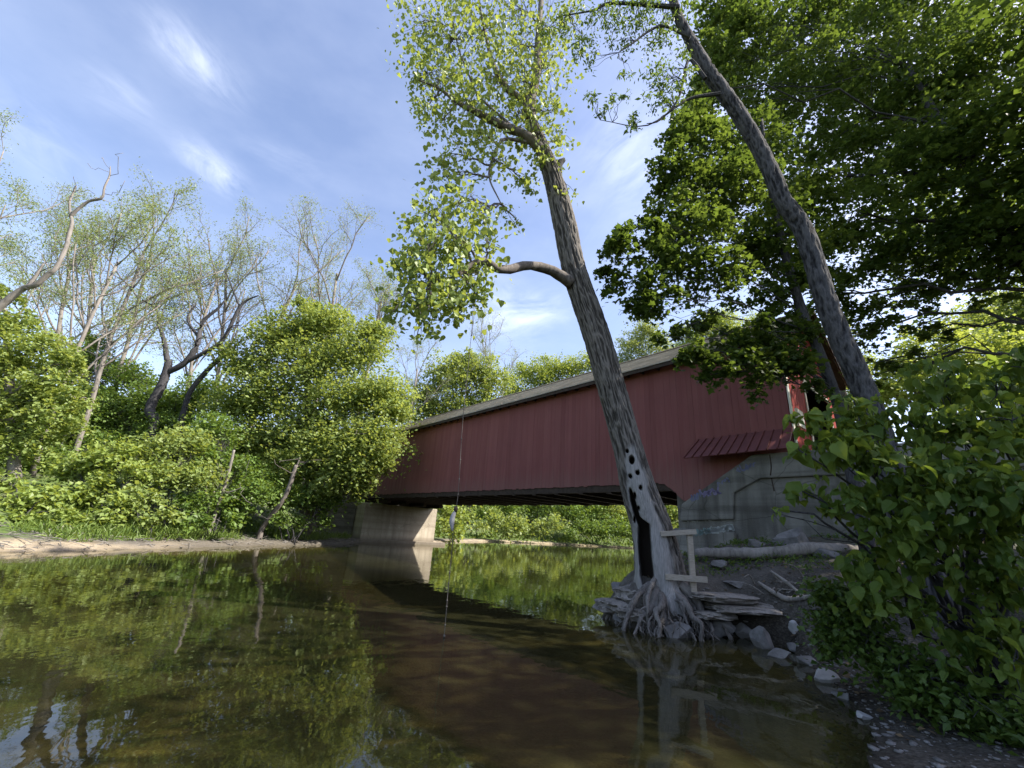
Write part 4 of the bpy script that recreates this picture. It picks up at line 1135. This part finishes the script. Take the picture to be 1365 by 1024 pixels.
# grasses and weeds on the near bank
mb = MB(); nw = 5200; q_ = np.c_[rng.uniform(3.3, 12, nw), rng.uniform(8.8, 13.5, nw)]; hz, hd, _ = height(q_, True)
k_ = (hd > .35) & (vnoise(np.c_[q_ * 1.1, np.zeros(nw)], 5) > .12)
for dz, sz in ((.04, .09), (.1, .07)): leaves(mb, np.c_[q_[k_], hz[k_] + dz], sz, NARROW, rng.random(k_.sum()), .4, -.4)
q2 = np.c_[rng.uniform(3.5, 8, 5000), rng.uniform(1.5, 6.5, 5000)]; h2, d2, _ = height(q2, True); k2 = (d2 > .9) & (vnoise(np.c_[q2 * .8, np.zeros(5000)], 25) + .35 * (d2 - 1.2) > 0)
leaves(mb, np.c_[q2[k2], h2[k2] + .02], .24, BLADE, rng.random(k2.sum()), .05, -1.1)
leaves(mb, np.c_[q2[k2], h2[k2] + .05], .07, KITE, rng.random(k2.sum()), .5, 0)
tag(mb.build('undergrowth', M['leaf_ivy']), 'patchy low weeds growing on the stony near bank', 'weeds', kind='stuff')

# ------------------------------------------------------------------ left bank
LEAFY = [
    # name, label, trunk px, Y, blobs, leaf mat, size, cover, bark
    ('maple_tree', 'big rounded bright green maple on the far bank beside the bridge end', [(412, 690, 6), (412, 640, 5.5), (412, 570, 5), (408, 480, 3.5), (405, 410, 2)], 30,
     [(400, 430, 36), (440, 425, 34), (370, 450, 40), (330, 480, 36), (480, 465, 40), (500, 440, 26), (420, 480, 50), (360, 520, 52), (320, 540, 40), (460, 530, 55), (510, 520, 42), (400, 570, 52), (340, 590, 44), (450, 590, 50, 28.5), (500, 580, 46, 28.5), (525, 545, 28, 29), (390, 620, 36, 28.5), (310, 585, 34), (480, 625, 30, 28.5), (440, 640, 26, 28), (410, 405, 16), (500, 612, 22, 29), (475, 650, 20, 29)], 'leaf_spring', .21, .95, 'bark_grey'),
    ('maple_tree', 'bright green tree cut off by the photo edge above the sandy bank', [(20, 640, 7), (15, 560, 6), (10, 450, 4)], 22,
     [(20, 430, 36), (60, 460, 34), (15, 480, 40), (60, 510, 40), (20, 540, 44), (75, 560, 34), (30, 590, 36), (0, 390, 24), (95, 480, 22), (100, 530, 26), (-40, 480, 60), (-50, 560, 50)], 'leaf_spring', .19, .8, 'bark_tan'),
]
for nm, lab, tpx, Y, bl, lf, sz, cov, bk in LEAFY:
    t_ = PXT(tpx, Y)
    blob_tree(nm, lab, 'tree', foot(t_), t_, PXB(bl, Y), M[lf], sz, KITE, cov, M[bk], squash=.62, csig=.22, gap=.2)

UNDER = [
    ('pale yellow green bush at the sandy edge of the photo left', [(20, 670, 30, 18), (60, 660, 28, 18.3), (0, 640, 26, 18.3), (40, 690, 18, 17.6), (85, 685, 18, 18), (-15, 690, 26, 17.5), (10, 695, 18, 17.0)], 'leaf_spring2', (30, 700, 18)),
    ('light green bush between the two pale trunks and the beach', [(120, 610, 24, 21), (160, 600, 30, 21), (90, 625, 24, 21), (140, 640, 24, 20.5), (185, 625, 24, 21), (110, 655, 20, 20), (110, 690, 16, 18.5), (145, 685, 18, 19), (160, 665, 18, 19.5)], 'leaf_spring2', (140, 690, 20.5)),
    ('mid green bush with low drooping boughs right of the pale trunks', [(215, 595, 30, 22.5), (250, 585, 30, 23), (230, 630, 30, 22), (190, 660, 24, 20.5), (270, 630, 26, 22.5)], 'leaf_spring', (225, 690, 22)),
    ('dark green thicket under the bright maple beside dead branches', [(290, 570, 30, 25), (275, 610, 28, 24), (310, 620, 30, 25), (260, 665, 22, 22.5), (300, 660, 26, 24), (340, 650, 26, 25), (270, 692, 14, 21.5), (310, 690, 13, 22.5), (245, 695, 13, 20.5)], 'leaf_mid', (290, 695, 23.5)),
    ('dense mid green understory tree behind the pale trunks', [(120, 530, 30, 31), (160, 545, 34, 31), (200, 530, 34, 32), (240, 540, 34, 32), (270, 520, 30, 33), (180, 500, 28, 33), (220, 570, 30, 30), (150, 590, 30, 29), (115, 475, 26, 34), (150, 490, 24, 34), (90, 490, 30, 33), (130, 455, 16, 35)], 'leaf_mid', (190, 640, 31)),
    ('shadowed green bush beneath the maple by the leaning trunk', [(375, 660, 24, 27), (410, 660, 22, 28), (440, 665, 20, 29), (350, 640, 22, 27), (375, 690, 13, 26.5), (402, 694, 13, 27.5), (432, 692, 12, 28.5), (330, 680, 14, 25)], 'leaf_mid', (395, 700, 27)),
    ('small bright bush low on the bank above the driftwood', [(200, 690, 14, 19.5), (225, 680, 16, 20), (175, 675, 14, 20)], 'leaf_spring', (200, 702, 19.5)),
    ('tall mid green bush behind the left edge tree', [(40, 560, 40, 28), (90, 560, 40, 29), (10, 600, 40, 27), (70, 610, 34, 26), (120, 570, 30, 30)], 'leaf_mid', (60, 650, 27)),
]
for lab, bl, lf, (bx, by, bY) in UNDER:
    p = at(bx, by, bY); b = (p[0], p[1], gz(p[0], p[1]))
    shrub('bush', lab, PXB(bl), M[lf], .19, KITE, 1.25, b, csig=.24, cat='bush', squash=.7)

# locusts: tall, ascending, nearly bare, thin new leaves
par = dict(max=4, seg=[7, 6, 5, 4, 3], wander=[.035, .11, .16, .20, .22], up=[.03, .07, .07, .05, .04], sides=[8, 6, 5, 4, 3], n=[8, 6, 5, 5], **{'from': [.3, .3, .25, .2]},
           ang=[30, 38, 42, 48], ratio=[.5, .52, .52, .5])


def locust(label, base, tpx, Y, H, lean, leafn=3, group='locust trees rising behind the far bank', leafsize=.15, name='locust_tree'):
    root = thing(name, label, 'tree', base, group); tb = MB(); tips = []
    grow(tb, np.array(base) - [0, 0, .2], np.array(lean), H, H * .0095, 0, par, tips)
    tb.build('trunk', M['bark_tan'], root, smooth=True)
    tips = np.array(tips); P = np.repeat(tips, leafn, 0) + rng.normal(0, .28, (len(tips) * leafn, 3))
    fb = MB(); leaves(fb, P, leafsize, NARROW, rng.random(len(P)), .5, .3); fb.build('crown', M['leaf_pale'], root)
    return root


def locust_px(label, bx, by, Y, tx, ty, **kw):
    p = at(bx, by, Y); base = (p[0], p[1], gz(p[0], p[1])); e = at(tx, ty, Y); v = e - np.array(base)
    return locust(label, base, None, Y, float(np.linalg.norm(v)) * .86, unit(v), **kw)


la = locust_px('pale barked locust leaning right, its trunk bare above the yellow bush', 48, 625, 24, 125, 290)
lb_ = locust_px('second pale locust trunk slanting right behind the light green bush', 112, 585, 27, 195, 285)
locust_px('locust with a fan of thin twigs left of the gnarled dead tree', 165, 560, 33, 175, 300)
locust_px('locust with fine twigs directly above the gnarled dead tree', 262, 560, 34, 290, 325)
locust_px('slim locust rising just behind the top of the bright maple', 350, 560, 38, 350, 325)
locust_px('wide locust crown above the right shoulder of the bright maple', 430, 560, 40, 435, 335)
locust_px('short locust crown right of the maple top, nearly leafless', 480, 560, 42, 480, 370)
locust_px('dense locust crown at the left photo edge', 0, 600, 30, 20, 265, leafn=6)
locust_px('broad hazy locust crown between the snag and the pale trunks', 85, 580, 36, 70, 290, leafn=5)
locust_px('thin locust between the gnarled dead tree and the bright maple top', 300, 570, 37, 318, 330)
locust_px('upright locust filling the row left of the gnarled dead tree', 135, 570, 38, 130, 285)
locust_px('tiny bare tree left of the rope behind the bridge roof', 548, 560, 62, 545, 460)
locust_px('bare topped tree standing behind the rope above the bridge roof', 636, 560, 72, 640, 435)


def snag(label, Y, paths, bark, name='dead_tree', cat='dead tree'):
    pts0 = [(*at(x, y, Y), rpx(x, y, r, Y)) for x, y, r in paths[0]]
    g_ = gz(pts0[0][0], pts0[0][1]); root = thing(name, label, cat, (pts0[0][0], pts0[0][1], g_))
    if pts0[0][2] > g_: pts0.insert(0, (pts0[0][0], pts0[0][1], g_ - .3, pts0[0][3] * 1.3))
    s_ = spline(pts0, 40); mb = MB(); mb.tube(s_[:, :3], s_[:, 3], 10, wob=.06); mb.build('trunk', bark, root, smooth=True)
    for pth in paths[1:]:
        q_ = spline([(*at(x, y, Y + (q3[0] if q3 else 0)), rpx(x, y, r, Y)) for x, y, r, *q3 in pth], 20); mb = MB(); mb.tube(q_[:, :3], q_[:, 3], 7, wob=.08)
        for k in range(5):
            i_ = rng.integers(6, 19); p0 = q_[i_, :3]; mb.tube(curve(p0, p0 + rng.normal(0, .6, 3) + [0, 0, .5], rng.normal(0, .1, 3), 6, .06), np.linspace(q_[i_, 3] * .4, .012, 6), 4)
        mb.build('branch', bark, root, smooth=True)
    return root


snag('gnarled dark dead tree with crooked leafless branches over the understory', 29, [[(205, 570, 6), (200, 545, 6), (215, 515, 5.5), (222, 495, 5), (225, 480, 4.5)],
     [(222, 497, 4), (245, 485, 4), (262, 462, 3.5), (270, 430, 2.5), (290, 412, 1.6), (300, 400, .8)], [(224, 490, 4), (220, 460, 3), (212, 430, 2.2), (208, 412, 1.6), (190, 400, 1)], [(265, 450, 2), (250, 425, 1.4), (262, 405, .8)],
     [(240, 487, 3), (290, 460, 2.6), (305, 440, 2.4), (318, 412, 2), (330, 400, 1.4), (345, 394, .8)], [(320, 410, 1.4), (312, 390, 1), (300, 360, .6)]], M['bark_dark'])
snag('dark slanting dead trunk crossing behind the bright maple', 30, [[(238, 575, 4), (245, 548, 3.5), (255, 520, 3.2), (280, 490, 3), (300, 470, 2.4)], [(285, 487, 2), (310, 465, 1.4), (325, 450, .8)]], M['bark_dark'])
snag('pale forked snag reaching in from the left photo edge', 20, [[(-70, 560, 10), (-50, 470, 9), (-20, 428, 5.6), (8, 402, 4.4), (32, 384, 3.7), (48, 380, 3.3), (64, 366, 3.0), (74, 358, 2.7), (88, 330, 2.5), (91, 316, 2.4), (96, 298, 2.0), (93, 280, 1.5), (93, 262, 1.0)],
     [(93, 290, 2), (105, 278, 1.9), (120, 268, 1.7), (136, 264, 1.5), (139, 250, 1.2), (146, 235, 1), (147, 222, .5)], [(35, 386, 3), (48, 368, 2.2), (58, 352, 1.2)], [(93, 268, 1.4), (98, 256, .9), (102, 248, .5)]], M['bark_tan'])
snag('leaning slender trunk rooted in the eroded bank below the maple', 26, [[(348, 708, 3.5), (358, 692, 3.2), (375, 670, 3), (385, 650, 2.8), (395, 620, 2.4)], [(388, 640, 1.5), (400, 610, 1)]], M['bark_grey'], 'leaning_tree', 'tree')
snag('small leaning trunk hung with bleached dead branches in the dark thicket', 23.5, [[(285, 690, 2.6), (292, 670, 2.4), (302, 640, 2), (312, 600, 1.5)], [(286, 655, 1), (278, 680, .8), (279, 692, .5)], [(290, 660, 1), (310, 655, .8), (322, 650, .5)], [(292, 650, 1), (296, 632, .7)], [(284, 660, .8), (262, 672, .5)]], M['drift'], 'leaning_tree', 'tree')

# fallen driftwood and grass along the far beach
for k, (x0, y0, x1, y1, Y, lab) in enumerate([(55, 705, 95, 690, 17.6, 'bleached log pile stem lying up the sandy bank'), (60, 712, 110, 700, 17.2, 'long low log beside the bleached one on sand'), (330, 690, 300, 700, 22.5, 'thin pale branch on the eroded soil bank'), (430, 680, 465, 705, 28.5, 'dry branch sloping down beside the abutment')]):
    log([og(x0, y0, .06), og((x0 + x1) / 2, (y0 + y1) / 2, .08), og(x1, y1, .05)], [.1, .09, .05], lab, 'driftwood', sides=8, cat='log')
mb = MB(); ng = 60000; q_ = np.c_[rng.uniform(-30, -12, ng), rng.uniform(12, 36, ng)]; hz, hd, hr_ = height(q_, True)
k_ = (hd > .9) & (hd < 6) & (vnoise(np.c_[q_ * .35, np.zeros(ng)], 15) > -.1)
leaves(mb, np.c_[q_[k_], hz[k_] + .02], .42, BLADE, rng.random(k_.sum()), .05, -1.2)
tag(mb.build('grass', M['grass']), 'green grass tufts along the top of the sandy bank', 'grass', kind='stuff')
mb = MB(); nd = 5200; q_ = np.c_[rng.uniform(-22, -9, nd), rng.uniform(11, 37, nd)]; hz, hd, hr_ = height(q_, True); k_ = (hd > .05) & (hd < 4) & (vnoise(np.c_[q_ * .8, np.zeros(nd)], 35) > -.25)
for (x, y), z in zip(q_[k_], hz[k_]):
    if rng.random() < .35:
        a_ = rng.normal(0, .25, 3); a_[2] *= .3; mb.tube([np.array([x, y, z + .03]) - a_, np.array([x, y, z + .06]), np.array([x, y, z + .02]) + a_], [.012, .014, .006], 4)
    else:
        sc = .04 * math.exp(rng.normal(0, .6)); mb.add(pebv * sc + (x, y, z), pebf, rng.random() * 1.3)
tag(mb.build('debris', M['drift']), 'twigs and stones washed onto the eroded far bank', 'debris', kind='stuff')

# ------------------------------------------------------------------ trees behind the bridge
BEH = [
    ('rounded bright green tree behind the bridge roof, left of the rope', 66, [(600, 575, 30), (640, 570, 30), (620, 610, 32), (580, 610, 26), (655, 620, 30), (590, 490, 26), (610, 505, 30), (575, 520, 24), (640, 490, 28), (660, 505, 26), (620, 475, 20), (570, 545, 24), (600, 540, 30), (640, 535, 30), (560, 530, 18)], 'leaf_spring', (610, 690)),
    ('bluish green tree overlapping the maple edge behind the bridge roof', 66, [(545, 550, 22), (560, 575, 24), (530, 530, 16)], 'leaf_mid', (545, 690)),
    ('yellow green tree crown above the middle of the bridge roof', 92, [(700, 540, 30), (760, 530, 30), (720, 580, 34), (780, 570, 34), (740, 620, 36), (800, 615, 30), (700, 500, 24), (725, 490, 24), (750, 490, 22), (685, 520, 22), (775, 485, 20), (740, 515, 26), (800, 480, 20)], 'leaf_spring2', (730, 690)),
    ('airy pale tree above the roof just right of the cottonwood trunk', 100, [(850, 520, 30), (880, 510, 30), (860, 560, 34), (890, 590, 36), (840, 610, 34), (845, 460, 22), (860, 440, 22), (880, 465, 22), (850, 490, 20), (835, 480, 14)], 'leaf_pale', (850, 690)),
    ('glowing yellow green tree behind the roof seen under the maple boughs', 105, [(940, 490, 34), (980, 490, 34), (950, 540, 36), (940, 600, 40), (930, 445, 26), (960, 430, 26), (985, 450, 24), (915, 465, 18), (1010, 430, 20)], 'leaf_spring2', (950, 690)),
    ('sunny green tree beyond the road at the right, lower part', 26, [(1200, 490, 36), (1240, 460, 40), (1280, 480, 40), (1330, 460, 40), (1300, 510, 36), (1360, 490, 44), (1220, 520, 30), (1170, 510, 26)], 'leaf_spring2', (1260, 600)),
    ('tall sunny tree beyond the road touching the right photo edge', 32, [(1330, 420, 36), (1370, 400, 50), (1280, 430, 30), (1360, 450, 40), (1400, 440, 50)], 'leaf_spring', (1350, 600)),
    ('bright tree glimpsed between the leaning trunk and the thin maple', 30, [(1130, 470, 26), (1150, 520, 28), (1110, 430, 20), (1140, 550, 26), (1090, 520, 22)], 'leaf_spring', (1130, 620)),
]
for lab, Y, bl, lf, (bx, by) in BEH:
    p = at(bx, by, Y); b = np.array([p[0], p[1], gz(p[0], p[1])]); c0 = PXB(bl, Y); top = max(c[2] for c, r in c0)
    m_ = np.mean([c for c, r in c0], 0)
    blob_tree('leafy_tree', lab, 'tree', b, [(b - [0, 0, .3], .35), ((b + m_) / 2, .28), (np.array([m_[0], m_[1], top]), .08)], c0, M[lf], .36 if Y > 40 else .24, KITE, .75, M['bark_grey'], gap=.25, twigs=3)

# bushes on the far bank seen under the bridge
UB = [('vivid yellow green bush just right of the tan abutment', [(600, 690, 20, 49), (618, 680, 18, 50), (590, 670, 16, 49), (606, 710, 14, 48)], 'leaf_spring2'),
      ('pale green willow bush left of the middle under the bridge', [(660, 690, 16, 66), (690, 695, 18, 66), (675, 705, 14, 65), (640, 700, 10, 64)], 'leaf_spring'),
      ('dark green tree filling the gap under the bridge left', [(645, 675, 20, 74), (680, 668, 20, 76), (660, 650, 24, 78), (630, 660, 16, 72)], 'leaf_mid'),
      ('spiky light bush in the middle under the bridge', [(720, 700, 14, 70), (740, 695, 14, 71), (705, 708, 10, 70)], 'leaf_spring'),
      ('shaded green tree under the bridge middle', [(730, 670, 22, 80), (760, 675, 22, 80), (700, 660, 18, 80), (790, 670, 20, 82)], 'leaf_mid'),
      ('mid green bank bush under the bridge near the cottonwood', [(780, 700, 16, 78), (800, 705, 16, 78), (820, 700, 18, 79), (845, 705, 16, 80), (760, 708, 12, 76)], 'leaf_mid'),
      ('light green tree under the bridge beside the cottonwood trunk', [(820, 675, 20, 84), (845, 685, 18, 84), (805, 660, 18, 84)], 'leaf_spring'),
      ('sunny bush between the cottonwood trunk and the near abutment', [(895, 690, 16, 60), (905, 675, 16, 60), (888, 665, 12, 60), (885, 705, 14, 58)], 'leaf_spring2'),
      ('far hedge like bush behind the trunk at the bend', [(870, 690, 18, 86), (930, 680, 20, 80), (960, 690, 20, 74)], 'leaf_mid')]
for lab, bl, lf in UB:
    c0 = PXB(bl); m_ = np.mean([c for c, r in c0], 0); b = (m_[0], m_[1], gz(m_[0], m_[1]))
    shrub('bush', lab, c0, M[lf], .34, KITE, 1.0, b, csig=.24, cat='bush')
mb = MB(); ng = 7000; q_ = np.c_[rng.uniform(-12, 40, ng), rng.uniform(42, 95, ng)]; hz, hd, hr_ = height(q_, True); k_ = (hd > 1.2) & (hd < 8)
leaves(mb, np.c_[q_[k_], hz[k_] + .1], .7, NARROW, rng.random(k_.sum()), .1, -1.0)
tag(mb.build('grass', M['grass']), 'tall grass on the river bend beyond the bridge', 'grass', kind='stuff')

# distant woodland that closes the view
fb = MB(); tb = MB()
def wood(x, y, r, h_):
    g_ = gz(x, y)
    for k in range(3):
        c = np.array([x + rng.normal(0, r * .4), y + rng.normal(0, r * .4), g_ + h_ * (.3 + .25 * k) + rng.normal(0, .5)])
        blob_leaves(fb, c, r, 620, .5, KITE, .8, csig=.22)
    tb.tube([np.array([x, y, g_ - .2]), np.array([x, y, g_ + h_ * .7])], [.25, .1], 5)
for k in range(46):
    a_ = rng.random(); x = -70 + 62 * a_; y = 34 + 55 * rng.random() ** .8
    if shore(np.array([[x, y]]))[0] < 6 or x > -13: continue
    wood(x, y, rng.uniform(2.6, 3.8), rng.uniform(6, 9.5))
for k in range(58):
    wood(-30 + 95 * (k + rng.random()) / 58, rng.uniform(100, 120), rng.uniform(4, 5.6), rng.uniform(10, 17))
for k in range(26):
    x, y = rng.uniform(22, 75), rng.uniform(8, 50)
    if shore(np.array([[x, y]]))[0] < 5: continue
    wood(x, y, rng.uniform(2.5, 3.6), rng.uniform(6, 9))
for k in range(14):
    a_ = rng.uniform(0, 1); wood(-42 - 30 * a_, rng.uniform(2, 32), rng.uniform(2.6, 3.6), rng.uniform(7, 10))
for x, y in ((13, 98), (17.5, 101), (22, 99), (26.5, 103), (31, 100), (20, 108)): wood(x, y, 5.2, 18)
wd = fb.build('woodland', M['leaf_mid']); tag(wd, 'far woodland closing the view behind both banks', 'woodland', kind='stuff')
ob = tb.build('woodland_stems', M['bark_tan']); tag(ob, 'stems of the far woodland behind both banks', 'woodland', kind='stuff')
